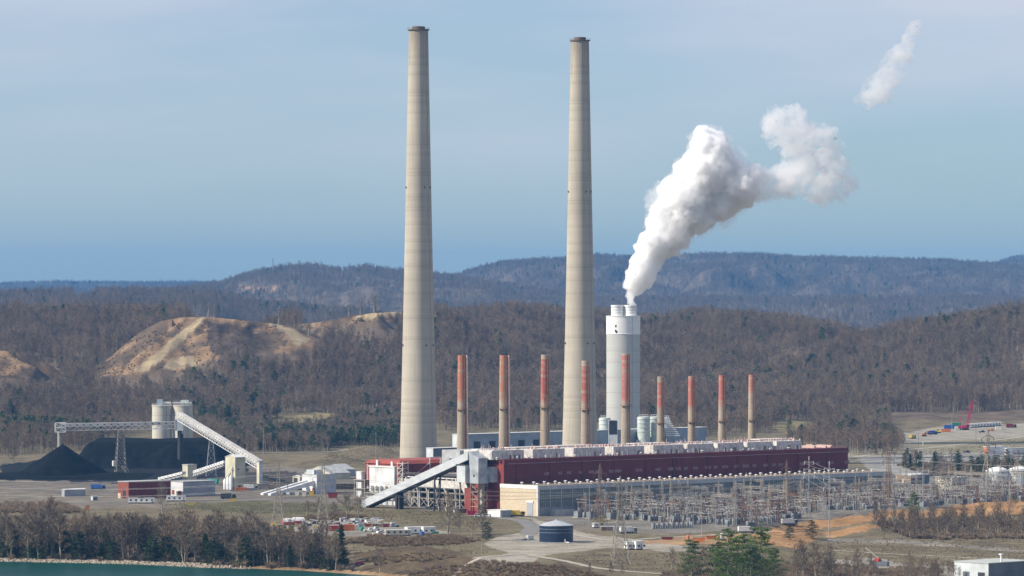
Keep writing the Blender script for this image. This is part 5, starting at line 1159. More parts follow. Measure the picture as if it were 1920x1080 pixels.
# ---------------------------------------------------------------- roads and lanes, draped on the ground
M_LANE = mat('pale_gravel_lane', (.40, .36, .29), .95, var=.15, scale=.3); M_ASPH = mat('grey_asphalt', (.21, .20, .185), .9, var=.12, scale=.2)
def lane(name, label, pts, wid, m, lift=.14):
    P = [W(x, y) for x, y in pts]
    for _ in range(3): P = [W(*pts[i]) if False else p for i, p in enumerate(P)]
    Q = []
    for i in range(len(P)-1):
        n = max(2, int((P[i+1]-P[i]).length/5))
        for k in range(n): Q.append(P[i].lerp(P[i+1], k/n))
    Q.append(P[-1]); S = Q[:]
    for _ in range(6): S = [S[0]]+[(S[i-1]+S[i]*2+S[i+1])/4 for i in range(1, len(S)-1)]+[S[-1]]
    g = MB(); k = 0
    for i, p in enumerate(S):
        d = (S[min(i+1, len(S)-1)]-S[max(i-1, 0)]).normalized(); nn = Vector((-d.y, d.x, 0))*wid/2*(1+.12*math.sin(i*1.7))
        for q in (p-nn, p, p+nn): g.v.append((q.x, q.y, gz(q.x, q.y)+lift))
        if i: b = (i-1)*3; g.f += [(b, b+1, b+4, b+3), (b+1, b+2, b+5, b+4)]; g.m += [0, 0]
    tag(g.build(name, m), label, kind='structure')
lane('gravel_lane', 'pale gravel lane from the tank pad to the river', [(730, 1066), (800, 1060), (860, 1050), (930, 1042), (985, 1040)], 3.6, M_LANE)
lane('gravel_lane', 'pale gravel lane crossing the lawn below the pylon', [(985, 1041), (1050, 1050), (1120, 1066), (1200, 1074), (1300, 1079)], 4, M_LANE)
lane('gravel_lane', 'pale lane along the switchyard fence', [(1060, 1000), (1150, 1016), (1240, 1009), (1340, 1004), (1460, 992), (1500, 984)], 4.5, M_LANE)
lane('yard_road', 'grey road past the yellow end wall', [(880, 966), (940, 972), (985, 978), (1000, 990), (990, 1002)], 9, M_ASPH)
lane('yard_road', 'grey yard road in front of the coal buildings', [(-40, 948), (200, 941), (400, 937), (560, 938), (700, 943), (820, 951), (900, 962)], 9, M_ASPH)
lane('access_road', 'road running through the far storage yard', [(1600, 858), (1680, 846), (1780, 836), (1930, 818)], 6, M_LANE)
lane('access_road', 'grey road right of the boiler house', [(1560, 868), (1640, 862), (1740, 858), (1930, 850)], 9, M_ASPH)
lane('access_road', 'pale road behind the coal conveyor below the wood', [(380, 852), (480, 849), (560, 848), (620, 848), (660, 842)], 7, M_LANE)
lane('field_track', 'stony track across the low field', [(1560, 1008), (1650, 1014), (1750, 1018), (1860, 1024), (1940, 1028)], 3, M_LANE)

# ---------------------------------------------------------------- tanks
M_NAVY = mat('navy_enamel', (.018, .032, .075), .35, var=.2, scale=.5, spec=.5); M_DOME = mat('aluminium_dome', (.52, .54, .56), .45, var=.12, metal=.2)
c = W(1043, 1017); bt = empty('storage_tank', (c.x, c.y, gz(c.x, c.y)), 0, 'dark blue bolted tank with pale cone roof on a gravel pad', 'tank'); R_ = 8.2; HT = 8.4
MB().lathe([(R_-.12, -.5), (R_-.12, HT)], 48).build('liner', M_DARK, bt, True)
pan = MB(); na = 26
aa = 2*math.pi/na; q = .03
for k in range(4):
    a0, a1 = q/R_*1.0+aa*k/4, aa*(k+1)/4
    a0 = aa*k/4+(q/R_*2 if k == 0 else 0); a1 = aa*(k+1)/4-(q/R_*2 if k == 3 else 0)
    c_ = lambda a, r, z: (math.cos(a)*r, math.sin(a)*r, z)
    pan.hexa([c_(a0, R_-.1, 0), c_(a0, R_, 0), c_(a1, R_, 0), c_(a1, R_-.1, 0), c_(a0, R_-.1, HT/5-.07), c_(a0, R_, HT/5-.07), c_(a1, R_, HT/5-.07), c_(a1, R_-.1, HT/5-.07)])
pm = None
for r_ in range(5):
    for k in range(na):
        if pm is None: pm = pan.build('panel', M_NAVY, bt); o = pm
        else: o = pm.copy(); COL.objects.link(o)
        o.location = (0, 0, r_*HT/5); o.rotation_euler = (0, 0, aa*k+(r_ % 2)*aa/2)
for z in (HT*.6, HT*.8): MB().lathe([(R_+.01, z-.06), (R_+.14, z-.06), (R_+.14, z+.06), (R_+.01, z+.06)], 48, caps=False).build('wind_girder', M_STEEL, bt)
MB().lathe([(R_+.15, HT-.15), (R_+.15, HT+.1), (R_*.5, HT+1.5), (.6, HT+2.3), (.6, HT+2.7), (.1, HT+2.8)], 20).build('cone_roof', M_DOME, bt)
g = MB(); g.cyl((4.5, -7.4, .5), (6.2, -10, .5), .25, n=8); g.cyl((4.2, -7.6, 0), (4.2, -7.6, 2), .2, n=8); g.build('outlet_pipe', M_TRIMW, bt)
MB().lathe([(R_+7, -.6), (R_+3, .35), (R_, .5)], 40, caps=False).build('gravel_skirt', mat('grey_gravel', (.27, .26, .24), .95, var=.2, scale=.8), bt, True)
def pump_skid():
    p = W(990, 1013); t = empty('pump_skid', (p.x, p.y, gz(p.x, p.y)), R(20), 'grey pump and cabinet on a skid left of the blue tank', 'pump'); blk('cabinet', 0, 3, 0, 2, 0, 2.4, M_PALE, t); g = MB(); g.cyl((-2, 1, .6), (0, 1, .6), .5, n=10); g.cyl((-2, 1, .2), (-2, 1, 3.6), .18, n=8); g.bar((-9, -2, .3), (-2, 0, .5), .3); g.build('pipework', M_STEEL, t); blk('skid', -3, 4, -.5, 2.5, -.1, .15, M_DARK, t)
    t = empty('generator', (p.x+9, p.y+6, gz(p.x+9, p.y+6)), R(20), 'small pale generator unit beside the pump by the blue tank', 'generator'); blk('housing', 0, 4, 0, 2, .3, 2.8, M_PALE, t); blk('vent', 4, 4.1, .3, 1.7, .6, 2.4, M_DARK, t)
pump_skid()
def dome_tank(px, yb, rpx, ytop, lab):
    p = W(px, yb); s = F/p.y; r = rpx/s; zt = H-(ytop-YH)/s; t = empty('domed_tank', (p.x, p.y, 0), 0, lab, 'tank', 'white domed storage tanks'); zs_ = zt-r*.36
    sh = MB().lathe([(r, -.3), (r, zs_)], 40).build('shell', M_PALE, t, True); MB().lathe([(r+.1, zs_-.1), (r*.97, zs_+.3), (r*.8, zs_+r*.16), (r*.45, zs_+r*.3), (.2, zt)], 40).build('dome', M_TRIMW, t, True)
    g = MB()
    for k in range(8): a = R(-70+k*10); z = zs_*k/8; g.bar((math.cos(a)*(r+.5), math.sin(a)*(r+.5), z), (math.cos(a+R(10))*(r+.5), math.sin(a+R(10))*(r+.5), z+zs_/8), .7, .15)
    g.build('spiral_stair', M_TRIMW, t); g = MB(); g.bar((math.cos(R(10))*r, math.sin(R(10))*r, zs_), (0, 0, zt+.8), .4); g.build('roof_walk', M_TRIMW, t)
dome_tank(1870, 909, 22, 875, 'white domed storage tank behind the tan pylon'); dome_tank(1911, 909, 21, 874, 'white domed storage tank beyond the slim pole beside its twin')

# ---------------------------------------------------------------- buildings on the right
house('control_building', 'flat-roofed tan brick control building at the far side of the switchyard', 'building', 1708, 908, 26, 38, 891, mat('tan_brick', (.50, .38, .24), .9), M_GREYD, mroof=M_TRIMW, doors=[('l', .3, 2, 0, 2.4, DW, 'door'), ('l', .6, 3, 1, 2.5, DW, 'window')])
house('relay_building', 'cream flat-roofed relay building left of the domed tanks', 'building', 1785, 919, 28, 36, 896, mat('cream_wall', (.66, .62, .49), .85, var=.12), M_GREY, mroof=M_TRIMW, doors=[('r', .3, 5, 1.6, 3, DW, 'window'), ('l', .7, 1.4, 0, 2.2, DW, 'door')])
t, wl, wr, h = house('metal_shed', 'big pale metal shed at the water side below the low field', 'shed', 1853, 1092, 57, 90, 1057, M_PALE, M_GREYD, 'flat', mat('pale_green_roof', (.47, .50, .46), .6, var=.1), z=-6.6, doors=[('l', .1, 4, 0, 4.2, DW, 'doorway'), ('l', .55, 4, 0, 4.2, M_GREYD, 'doorway')])  # dark grey right wall has the shade of that side in its colour
g = MB(); g.cyl((10, 1.2, 0), (10, 1.2, h+4), .5, n=10); g.box(9.2, 10.8, .4, 2, h+3.4, h+4); g.build('exhaust_pipe', M_TRIMW, t)
house('storage_block', 'long white storage block with an orange end near the far yard', 'building', 1853, 853, 8, 36, 838, mat('orange_panel', (.60, .20, .07), .7), M_WHITEC, 'flat', M_TRIMW)
house('storage_block', 'second long white storage block beside the orange-ended one', 'building', 1888, 853, 4, 60, 841, M_WHITEC, M_WHITEC, 'flat', M_TRIMW)
house('entrance_hut', 'small white block wall building beside the round evergreen bush', 'building', 938, 970, 24, 20, 958, M_TRIMW, M_GREY, 'flat', M_TRIMW)
for (px, Y, wpx, hgt, lab) in ((452, 10200, 6, 8, 'distant pale house on the left mountain slope'), (460, 10250, 5, 7, 'distant house second in the group on the left mountain slope'), (444, 10150, 6, 5, 'distant low grey house at the edge of the mountain clearing')):
    x = (px-CX)/F*Y; zz = gz(x, Y); t = empty('hillside_house', (x, Y, zz), R(20), lab, 'house'); ww = wpx*Y/F; blk('wall', 0, ww, 0, 9, -3, hgt+4, M_TRIMW, t); g = MB(); g.hexa([(-.8, -.8, hgt+4), (ww+.8, -.8, hgt+4), (ww+.8, 9.8, hgt+4), (-.8, 9.8, hgt+4), (-.8, 4, hgt+8), (ww+.8, 4, hgt+8), (ww+.8, 5, hgt+8), (-.8, 5, hgt+8)]); g.build('roof', M_GREYD, t)

# ---------------------------------------------------------------- vehicles, containers and yard things
PAINT = {}
def paint_m(n, c): 
    if n not in PAINT: PAINT[n] = mat('paint_'+n, c, .5, var=.12, scale=.6, rust=tuple(x*.6 for x in c), rust_amt=.15)
    return PAINT[n]
CLR = dict(red=(.45, .06, .05), orange=(.62, .20, .06), blue=(.05, .14, .42), green=(.03, .27, .16), white=(.78, .78, .76), cream=(.66, .62, .50), yellow=(.62, .45, .07), grey=(.40, .42, .43), dark=(.06, .06, .065), maroon=(.22, .035, .04), crimson=(.50, .03, .10), teal=(.05, .38, .33), brown=(.22, .15, .10))
M_TYRE = mat('tyre_rubber', (.02, .02, .02), .9); M_SCREEN = mat('vehicle_glass', (.03, .035, .04), .15, spec=.6)
_YS = np.arange(1620, 4300, 2.0)
def pos(px, yb):                      # where the sight line of a pixel first meets the ground
    X = (px-CX)/F*_YS; g = ground_z(X, _YS); ray = H-(yb-YH)*_YS/F; k = int(np.argmax(ray <= g)) if (ray <= g).any() else len(_YS)-1
    return Vector((X[k], _YS[k], g[k]-.03))
def box_thing(kind, px, yb, col, lab, rz=None, L_=6.1, w=2.5, h=2.6, group=None):
    p = pos(px, yb); rz = TH*.35 if rz is None else rz; m = paint_m(col, CLR[col])
    cat = {'shipping_container': 'container', 'skip': 'skip', 'office_trailer': 'trailer', 'site_tank': 'tank', 'portable_toilet': 'toilet', 'crate': 'crate', 'tent': 'tent'}[kind]
    t = empty(kind, p, rz, lab, cat, group)
    if kind == 'shipping_container':
        blk('body', -L_/2, L_/2, -w/2, w/2, .1, h, m, t); g = MB()
        for k in range(int(L_/.6)): x = -L_/2+.2+k*.6; g.box(x, x+.25, -w/2-.05, -w/2+.01, .3, h-.2)
        g.build('rib', m, t); blk('door', -L_/2-.06, -L_/2, -w/2+.1, w/2-.1, .2, h-.1, m, t); blk('roof', -L_/2-.05, L_/2+.05, -w/2-.06, w/2+.06, h, h+.12, paint_m('white', CLR['white']) if col in ('red', 'cream') else m, t)
    elif kind == 'skip':
        g = MB(); g.hexa([(-L_/2+.7, -w/2, .1), (L_/2-.7, -w/2, .1), (L_/2-.7, w/2, .1), (-L_/2+.7, w/2, .1), (-L_/2, -w/2, h), (L_/2, -w/2, h), (L_/2, w/2, h), (-L_/2, w/2, h)]); g.build('body', m, t); blk('load', -L_/2+.25, L_/2-.25, -w/2+.2, w/2-.2, h, h+.15, paint_m('dark', CLR['dark']), t); g = MB(); g.box(-L_/2-.1, L_/2+.1, -w/2-.1, -w/2+.05, h-.2, h+.1); g.box(-L_/2-.1, L_/2+.1, w/2-.05, w/2+.1, h-.2, h+.1); g.build('rim', m, t)
    elif kind == 'office_trailer':
        blk('body', -L_/2, L_/2, -w/2, w/2, .6, h, m, t); blk('roof', -L_/2-.15, L_/2+.15, -w/2-.15, w/2+.15, h, h+.2, M_TRIMW, t); blk('skirt', -L_/2+.2, L_/2-.2, -w/2+.2, w/2-.2, 0, .6, M_DARK, t)
        for k in range(max(2, int(L_/3))): x = -L_/2+1+k*3; blk('window', x, x+1.1, -w/2-.05, -w/2, 1.5, 2.4, M_SCREEN, t); blk('window', -L_/2-.05, -L_/2, -.6+k*0-.0, .6, 1.5, 2.4, M_SCREEN, t) if k == 0 else None
        blk('door', L_/2-1.6, L_/2-.7, -w/2-.06, -w/2, .6, 2.6, M_GREY, t)
    elif kind == 'site_tank':
        g = MB(); g.lathe([(w/2, .2), (w/2, h-.3), (w/2*.6, h), (.2, h+.1)], 16); g.build('shell', m, t, True); g = MB(); g.lathe([(w/2+.02, h*.5), (w/2+.1, h*.5), (w/2+.1, h*.5+.15), (w/2+.02, h*.5+.15)], 16, caps=False); g.build('band', M_STEEL, t); blk('base', -w/2, w/2, -w/2, w/2, 0, .2, M_CONCR, t)
    elif kind == 'portable_toilet':
        blk('body', -.6, .6, -.6, .6, 0, 2.1, m, t); blk('roof', -.65, .65, -.65, .65, 2.1, 2.35, M_TRIMW, t); blk('door', -.4, .4, -.64, -.6, .1, 1.9, M_PALE, t)
    elif kind == 'crate':
        blk('body', -L_/2, L_/2, -w/2, w/2, .12, h, m, t); g = MB(); g.box(-L_/2, L_/2, -w/2, -w/2+.15, 0, .12); g.box(-L_/2, L_/2, w/2-.15, w/2, 0, .12); g.build('pallet', M_TANST, t); blk('lid', -L_/2-.05, L_/2+.05, -w/2-.05, w/2+.05, h, h+.1, M_PALE, t)
    elif kind == 'tent':
        n = 10; g = MB(); c_ = lambda a, x, r: (x, math.cos(a)*w/2*r, .9+math.sin(a)*(h-.9)*r)
        for k in range(n): a, b = math.pi*k/n, math.pi*(k+1)/n; g.quad(c_(a, -L_/2, 1), c_(a, L_/2, 1), c_(b, L_/2, 1), c_(b, -L_/2, 1)); g.quad(c_(b, -L_/2, .97), c_(b, L_/2, .97), c_(a, L_/2, .97), c_(a, -L_/2, .97))
        g.build('canopy', M_TRIMW, t, True); blk('side_wall', -L_/2, L_/2, -w/2-.05, -w/2+.05, 0, 1.5, m, t); blk('side_wall', -L_/2, L_/2, w/2-.05, w/2+.05, 0, 1.5, m, t)
        for x in (-L_/2, L_/2-.1):
            g = MB(); g.v += [c_(math.pi*k/n, x, .96) for k in range(n+1)]+[(x, -w/2*.96, 0), (x, w/2*.96, 0)]; g.f.append(tuple(range(n+3))); g.m.append(0); g.build('end_wall', m, t)
    return t
def car(px, yb, col, lab, rz=0.0, kind='car', S=1.0):
    p = pos(px, yb); m = paint_m(col, CLR[col]); t = empty('parked_car' if kind == 'car' else 'pickup_truck' if kind == 'pickup' else 'lorry', p, rz, lab, {'car': 'car', 'pickup': 'pickup'}.get(kind, 'lorry'))
    L_, w, h = {'car': (4.5, 1.8, 1.0), 'pickup': (5.6, 1.9, 1.1), 'lorry': (9, 2.5, 1.1)}[kind]
    g = MB(); g.hexa([(-L_/2, -w/2, .35), (L_/2, -w/2, .35), (L_/2, w/2, .35), (-L_/2, w/2, .35), (-L_/2+.1, -w/2+.06, h), (L_/2-.15, -w/2+.06, h-.1), (L_/2-.15, w/2-.06, h-.1), (-L_/2+.1, w/2-.06, h)]); g.build('body', m if kind != 'lorry' else paint_m('dark', CLR['dark']), t)
    x0, x1, hh = {'car': (-1.6, 1.0, 1.5), 'pickup': (-.3, 1.6, 1.8), 'lorry': (2.3, 4.4, 2.9)}[kind]
    g = MB(); g.hexa([(x0-.2, -w/2+.08, h-.05), (x1+.5, -w/2+.08, h-.05), (x1+.5, w/2-.08, h-.05), (x0-.2, w/2-.08, h-.05), (x0+.2, -w/2+.2, hh), (x1-.2, -w/2+.2, hh), (x1-.2, w/2-.2, hh), (x0+.2, w/2-.2, hh)]); g.build('cabin', M_SCREEN if kind == 'car' else m, t)
    blk('cabin_roof', x0+.2, x1-.2, -w/2+.2, w/2-.2, hh+.01, hh+.09, m, t); 
    if kind != 'car': blk('side_glass', x0+.4, x1-.1, -w/2+.05, -w/2+.13, h+.15, hh-.15, M_SCREEN, t)
    if kind == 'lorry': blk('cargo_box', -4.4, 1.9, -w/2, w/2, 1.15, 3.5, m, t)
    for x in (-L_*.31, L_*.31):
        for y in (-w/2, w/2): g = MB(); g.cyl((x, y-.12, .36), (x, y+.12, .36), .38, n=12); g.build('wheel', M_TYRE, t)
    return t
def digger(px, yb, col, lab, rz=0.0):
    p = pos(px, yb); m = paint_m(col, CLR[col]); t = empty('excavator', p, rz, lab, 'excavator')
    for y in (-1.2, 1.2): blk('track', -1.9, 1.9, y-.35, y+.35, 0, .9, M_TYRE, t)
    blk('house', -1.9, 1.5, -1.3, 1.3, 1.0, 2.3, m, t); blk('cab', .3, 1.5, -1.3, -.1, 2.3, 3.2, M_SCREEN, t); g = MB(); g.bar((1.2, .5, 1.8), (4.0, .5, 4.6), .5); g.build('boom', m, t); g = MB(); g.bar((4, .5, 4.6), (6, .5, 2.2), .4); g.build('stick', m, t); blk('bucket', 5.5, 6.5, 0, 1, 1.2, 2.2, M_DARK, t)
GY = 'things set out in the trailer yard'
box_thing('tent', 540, 984, 'red', 'red-walled tent with white barrel roof beside its twin, nearer the pylon', R(15), 6, 4.6, 3.4); box_thing('tent', 559, 982, 'red', 'red-walled tent with white barrel roof, farther from the pylon', R(15), 6, 4.6, 3.4)
box_thing('shipping_container', 627, 996, 'red', 'red container with a white roof in the trailer yard', R(8), 7.5, 3, 3.0); box_thing('shipping_container', 653, 995, 'orange', 'orange container beside the red one in the trailer yard', R(8), 6, 3, 3.0)
box_thing('site_tank', 678, 996, 'green', 'green tank right of the orange container', 0, 2, 2.2, 2.2); box_thing('shipping_container', 668, 993, 'cream', 'cream container between the orange one and the green tank', R(8), 3, 2.5, 2.4)
box_thing('skip', 634, 998, 'green', 'small green skip before the red container', 0, 3, 1.8, 1.2)
box_thing('office_trailer', 746, 1005, 'cream', 'low cream office trailer at the edge of the weeds', R(12), 13, 3.2, 2.9); box_thing('office_trailer', 778, 1002, 'white', 'long white office trailer with doors on its side', R(28), 10, 3.4, 3.6); box_thing('office_trailer', 803, 1002, 'white', 'second white office trailer next to the green box', R(28), 7, 3.4, 3.6)
box_thing('site_tank', 791, 1006, 'blue', 'blue tank in front of the white office trailers', 0, 2, 2.4, 2.6); box_thing('skip', 817, 1004, 'green', 'green box at the end of the office trailers', 0, 3.4, 2, 1.8)
for i, (x, y, c_, k_) in enumerate(((692, 997, 'white', 'pickup'), (703, 995, 'white', 'pickup'), (708, 1003, 'white', 'pickup'), (722, 1003, 'white', 'car'), (715, 1000, 'white', 'car'), (495, 1000, 'white', 'car'))): car(x, y, c_, ('white pickup beside the green tank in the trailer yard', 'white pickup behind the row of parked cars in the trailer yard', 'white pickup beside the cream office trailer', 'white car against the cream office trailer', 'white car between the pickups in the trailer yard', 'white car at the edge of the river wood')[i], R(10+i*13), k_)
car(674, 1060, 'crimson', 'crimson car on the river bank by the tall conifer', R(5))
digger(528, 996, 'yellow', 'yellow excavator left in the trailer yard', R(160)); digger(543, 999, 'yellow', 'second yellow excavator near the river wood', R(30))
rz_ = random.Random(77); cnt = 0
for i in range(120):
    x, y = rz_.uniform(560, 750), rz_.uniform(976, 990)
    if not inpoly(np.array([x]), np.array([y]), [(560, 984), (610, 977), (700, 976), (750, 986), (745, 991), (690, 988), (600, 992)])[0]: continue
    c_ = rz_.choice(('grey', 'grey', 'white', 'cream', 'dark', 'dark', 'brown', 'yellow', 'maroon')); box_thing('crate', x, y, c_, 'small %s crate among the rows of stores in the trailer yard' % c_, R(rz_.uniform(-20, 40)), rz_.uniform(1.4, 3.2), rz_.uniform(1, 2), rz_.uniform(.9, 2.0), GY)
# by the plant
box_thing('skip', 883, 966, 'crimson', 'crimson skip at the foot of the transfer tower', R(10), 5, 2.6, 2.4)
for i, (x, y, c_) in enumerate(((897, 969, 'white'), (912, 969, 'white'), (923, 969, 'white'), (803, 955, 'white'), (818, 954, 'cream'))): car(x, y, c_, ('white car next to the crimson skip', 'white car second from the crimson skip', 'white car against the white block wall', 'white car under the inclined conveyor', 'cream car under the inclined conveyor')[i], R(5+i*9))
car(968, 969, 'yellow', 'yellow lorry parked by the cream end wall', R(4), 'lorry'); box_thing('skip', 980, 968, 'red', 'red skip behind the yellow lorry', 0, 3, 2, 2.2)
for i, (x, y, c_, L_) in enumerate(((828, 957, 'cream', 4), (842, 959, 'cream', 5), (808, 951, 'dark', 3), (856, 961, 'white', 4), (866, 962, 'dark', 5))): box_thing('skip', x, y, c_, '%s bin in row %s under the conveyor steelwork' % (c_, 'one two three four five'.split()[i]), R(20), L_, 2.4, 2.2)
# switchyard front and drilling site
box_thing('skip', 1251, 1012, 'maroon', 'dark maroon skip on the clay by the fence lane', 0, 6, 2.2, 1.2); box_thing('site_tank', 1290, 1016, 'orange', 'upright orange tank beside the orange skips', 0, 2, 1.6, 3.2); box_thing('skip', 1311, 1016, 'orange', 'orange skip next to the upright orange tank', R(-5), 6.2, 2.2, 1.8); box_thing('skip', 1333, 1011, 'orange', 'orange skip farther from the upright tank', R(8), 5.4, 2.2, 1.6)
box_thing('site_tank', 1354, 1013, 'white', 'white upright tank near the pines', 0, 2, 2.2, 3.4); box_thing('office_trailer', 1179, 1031, 'white', 'white site cabin at the pylon foot', R(30), 3.4, 3, 3.8); box_thing('office_trailer', 1196, 1031, 'white', 'pale site cabin right of the pylon foot', R(30), 4, 3.4, 4.0)
car(1400, 1000, 'white', 'white drilling lorry on the lane above the pines', R(10), 'lorry'); car(1178, 1001, 'white', 'white lorry beside the near switchyard transformers', R(20), 'lorry'); car(1480, 985, 'white', 'white lorry at the top of the clay bank', R(20), 'lorry')
box_thing('office_trailer', 1117, 990, 'white', 'small white hut right of the blue tank', R(20), 3, 2.4, 2.4); box_thing('crate', 1139, 995, 'brown', 'brown crate stack by the slim white mast', R(12), 7, 2.5, 2); box_thing('crate', 1157, 995, 'grey', 'grey crate beside the brown crate stack', R(12), 4, 2.5, 1.8)
for k in range(3): 
    p = pos(1322+k*11, 1034); t = empty('solar_panel', p, R(10), 'tilted dark solar panel in the row among the pines', 'solar panel', 'row of solar panels'); g = MB(); g.hexa([(-1.1, -.8, .5), (1.1, -.8, .5), (1.1, .9, 1.7), (-1.1, .9, 1.7), (-1.1, -.85, .6), (1.1, -.85, .6), (1.1, .85, 1.8), (-1.1, .85, 1.8)]); g.build('module', M_SCREEN, t); g = MB(); g.bar((0, .6, 0), (0, .6, 1.4), .12); g.bar((0, -.6, 0), (0, -.6, .5), .12); g.build('stand', M_STEEL, t)
# coal yard
box_thing('shipping_container', 452, 921, 'orange', 'orange machine box by the tall beige house', R(5), 7, 2.5, 2.2); box_thing('shipping_container', 455, 917, 'red', 'red machine box behind the orange one', R(5), 6, 2.5, 2.4); car(470, 919, 'white', 'white lorry by the orange machine box', R(4), 'lorry'); car(428, 936, 'dark', 'dark lorry in the yard before the white workshop', R(3), 'lorry'); box_thing('skip', 437, 940, 'yellow', 'yellow skip behind the dark lorry', 0, 4, 2, 1.6)
box_thing('skip', 164, 956, 'orange', 'orange skip on the road verge near the river wood', 0, 2.6, 2, 2.2); car(184, 919, 'blue', 'blue lorry between the grey shed and the coal', 0, 'lorry'); box_thing('skip', 357, 947, 'yellow', 'long yellow rack before the white workshop', 0, 6, 1.2, 1.0); box_thing('skip', 400, 907, 'teal', 'teal tarpaulin heap behind the white workshop', R(-20), 7, 3, 3.0)
for i, (x, y) in enumerate(((255, 944), (275, 944), (330, 940))): box_thing('office_trailer', x, y, 'white', ('white trailer in front of the brick building door', 'white trailer in front of the long brick wall', 'white trailer in front of the white workshop')[i], R(3), 9 if i < 2 else 11, 2.6, 3.0)
for i, (x, y, c_) in enumerate(((570, 931, 'cream'), (584, 931, 'yellow'), (557, 930, 'cream'), (624, 934, 'maroon'))): box_thing('skip', x, y, c_, ('cream bin below the sloping white galleries', 'yellow bin beside the white blocky building', 'second cream bin farther out under the galleries', 'maroon skip right of the white blocky building')[i], 0, 3.2 if i < 3 else 6, 2.2, 3.2)
# far storage yard
box_thing('shipping_container', 1780, 804, 'blue', 'blue container left of the red crane', 0, 9, 3, 3.2); box_thing('shipping_container', 1794, 800, 'green', 'green container behind the blue one', 0, 9, 3, 3.4); box_thing('shipping_container', 1774, 810, 'orange', 'orange container before the blue one', R(-4), 8, 3, 2.6); box_thing('shipping_container', 1797, 806, 'cream', 'cream container at the crane tracks', 0, 6, 3, 3)
for k in range(11): box_thing('office_trailer', 1818+k*5.6, 802-k*.35, 'white', 'white office trailer in the long row beyond the red crane', R(90), 6, 2.6, 3.4, 'row of white trailers in the far yard')
box_thing('crate', 1872, 806, 'cream', 'cream crate at the end of the trailer row', 0, 5, 4, 3); car(1748, 815, 'blue', 'blue lorry on the far yard lane', R(15), 'lorry'); car(1711, 823, 'yellow', 'yellow lorry on the far yard verge', R(60), 'lorry'); car(1896, 802, 'maroon', 'maroon lorry at the end of the trailer row', 0, 'lorry'); car(1841, 811, 'dark', 'dark pickup on the open far yard', R(20), 'pickup'); car(1858, 808, 'orange', 'orange pickup on the open far yard', R(5), 'pickup'); digger(1733, 818, 'orange', 'orange excavator on the far yard lane', R(10)); digger(1760, 812, 'yellow', 'yellow excavator near the orange container', R(170)); car(1812, 849, 'dark', 'dark pickup on the road below the far yard', R(20), 'pickup')
p = pos(1808, 806); cr = empty('crawler_crane', p, 0, 'crimson crawler crane with its lattice boom raised over the far yard', 'crane'); mc = paint_m('crimson', CLR['crimson'])
for y in (-2.4, 2.4): blk('track', -4, 4, y-.6, y+.6, 0, 1.4, M_TYRE, cr)
blk('house', -4.5, 3, -1.8, 1.8, 1.5, 4, mc, cr); blk('cab', 2, 4, -2.4, -1, 2, 4.4, M_SCREEN, cr); blk('counterweight', -5.5, -4.2, -1.7, 1.7, 1.6, 3.6, mc, cr)
g = MB(); b0, b1 = Vector((2.5, 0, 2.5)), Vector((7.2, 0, 25.5)); n = 14; ax = (b1-b0).normalized(); sx_ = Vector((0, 1, 0)); sz_ = ax.cross(sx_)
for k in range(n):
    w_ = lambda q: .95*(1 if .1 < q < .85 else .5)
    for (i, j) in ((-1, -1), (1, -1), (1, 1), (-1, 1)):
        a = b0.lerp(b1, k/n)+sx_*i*w_(k/n)+sz_*j*w_(k/n); b = b0.lerp(b1, (k+1)/n)+sx_*i*w_((k+1)/n)+sz_*j*w_((k+1)/n); g.bar(a, b, .42); c_ = b0.lerp(b1, (k+1)/n)+sx_*-j*w_((k+1)/n)+sz_*i*w_((k+1)/n); g.bar(a, c_, .26)
g.build('lattice_boom', mc, cr); g = MB(); g.bar((-4, 0, 4), (-3, 0, 11), .35); g.bar((-3, 0, 11), b1, .15); g.bar(b1, (b1.x+.3, 0, 12), .12); g.build('rigging', mc, cr)
def screener():
    p = pos(1650, 1062); t = empty('screening_machine', p, R(-25), 'grey and red stone screening machine with raised belt on the low field', 'machine'); blk('chassis', -4, 4, -1.4, 1.4, .3, 2.2, M_GREYD, t); g = MB(); g.bar((3, 0, 1), (-7, 0, 8.5), 1.2, .5); g.build('belt', M_TANST, t); blk('engine', -2, 0, -1.5, 1.5, 2.2, 3.8, paint_m('red', CLR['red']), t)
screener()
# fences
M_FENCE = mat('fence_wire', (.26, .25, .23), .7)
def fence(label, pts, step=3.2, h=2.4):
    P = [W(*q) for q in pts]; t = empty('chain_link_fence', (P[0].x, P[0].y, 0), 0, label, 'fence'); o = P[0]; rl = MB(); pr = None; pm_ = None
    for i in range(len(P)-1):
        n = max(1, int((P[i+1]-P[i]).length/step))
        for k in range(n+(i == len(P)-2)):
            q = P[i].lerp(P[i+1], k/n); z = gz(q.x, q.y); q = Vector((q.x-o.x, q.y-o.y, z))
            if pm_ is None: pm_ = MB().cyl((0, 0, -.2), (0, 0, h), .06, n=5).build('post', M_FENCE, t); pp = pm_
            else: pp = pm_.copy(); COL.objects.link(pp)
            pp.location = q
            if pr is not None:
                for zz in (h, h*.66, h*.33, .15): rl.bar(pr+Vector((0, 0, zz)), q+Vector((0, 0, zz)), .035)
            pr = q
    rl.build('wire_mesh', M_FENCE, t)
fence('wire fence along the near side of the switchyard', [(1090, 990), (1200, 1004), (1330, 1001), (1430, 988), (1510, 975)]); fence('wire fence left of the lane junction', [(880, 985), (930, 987), (960, 984)]); fence('wire fence behind the blue tank', [(990, 984), (1040, 984), (1095, 989)]); fence('roadside rail fence below the wood behind the coal conveyor', [(440, 852), (520, 851), (620, 850)], 5, 1.6)
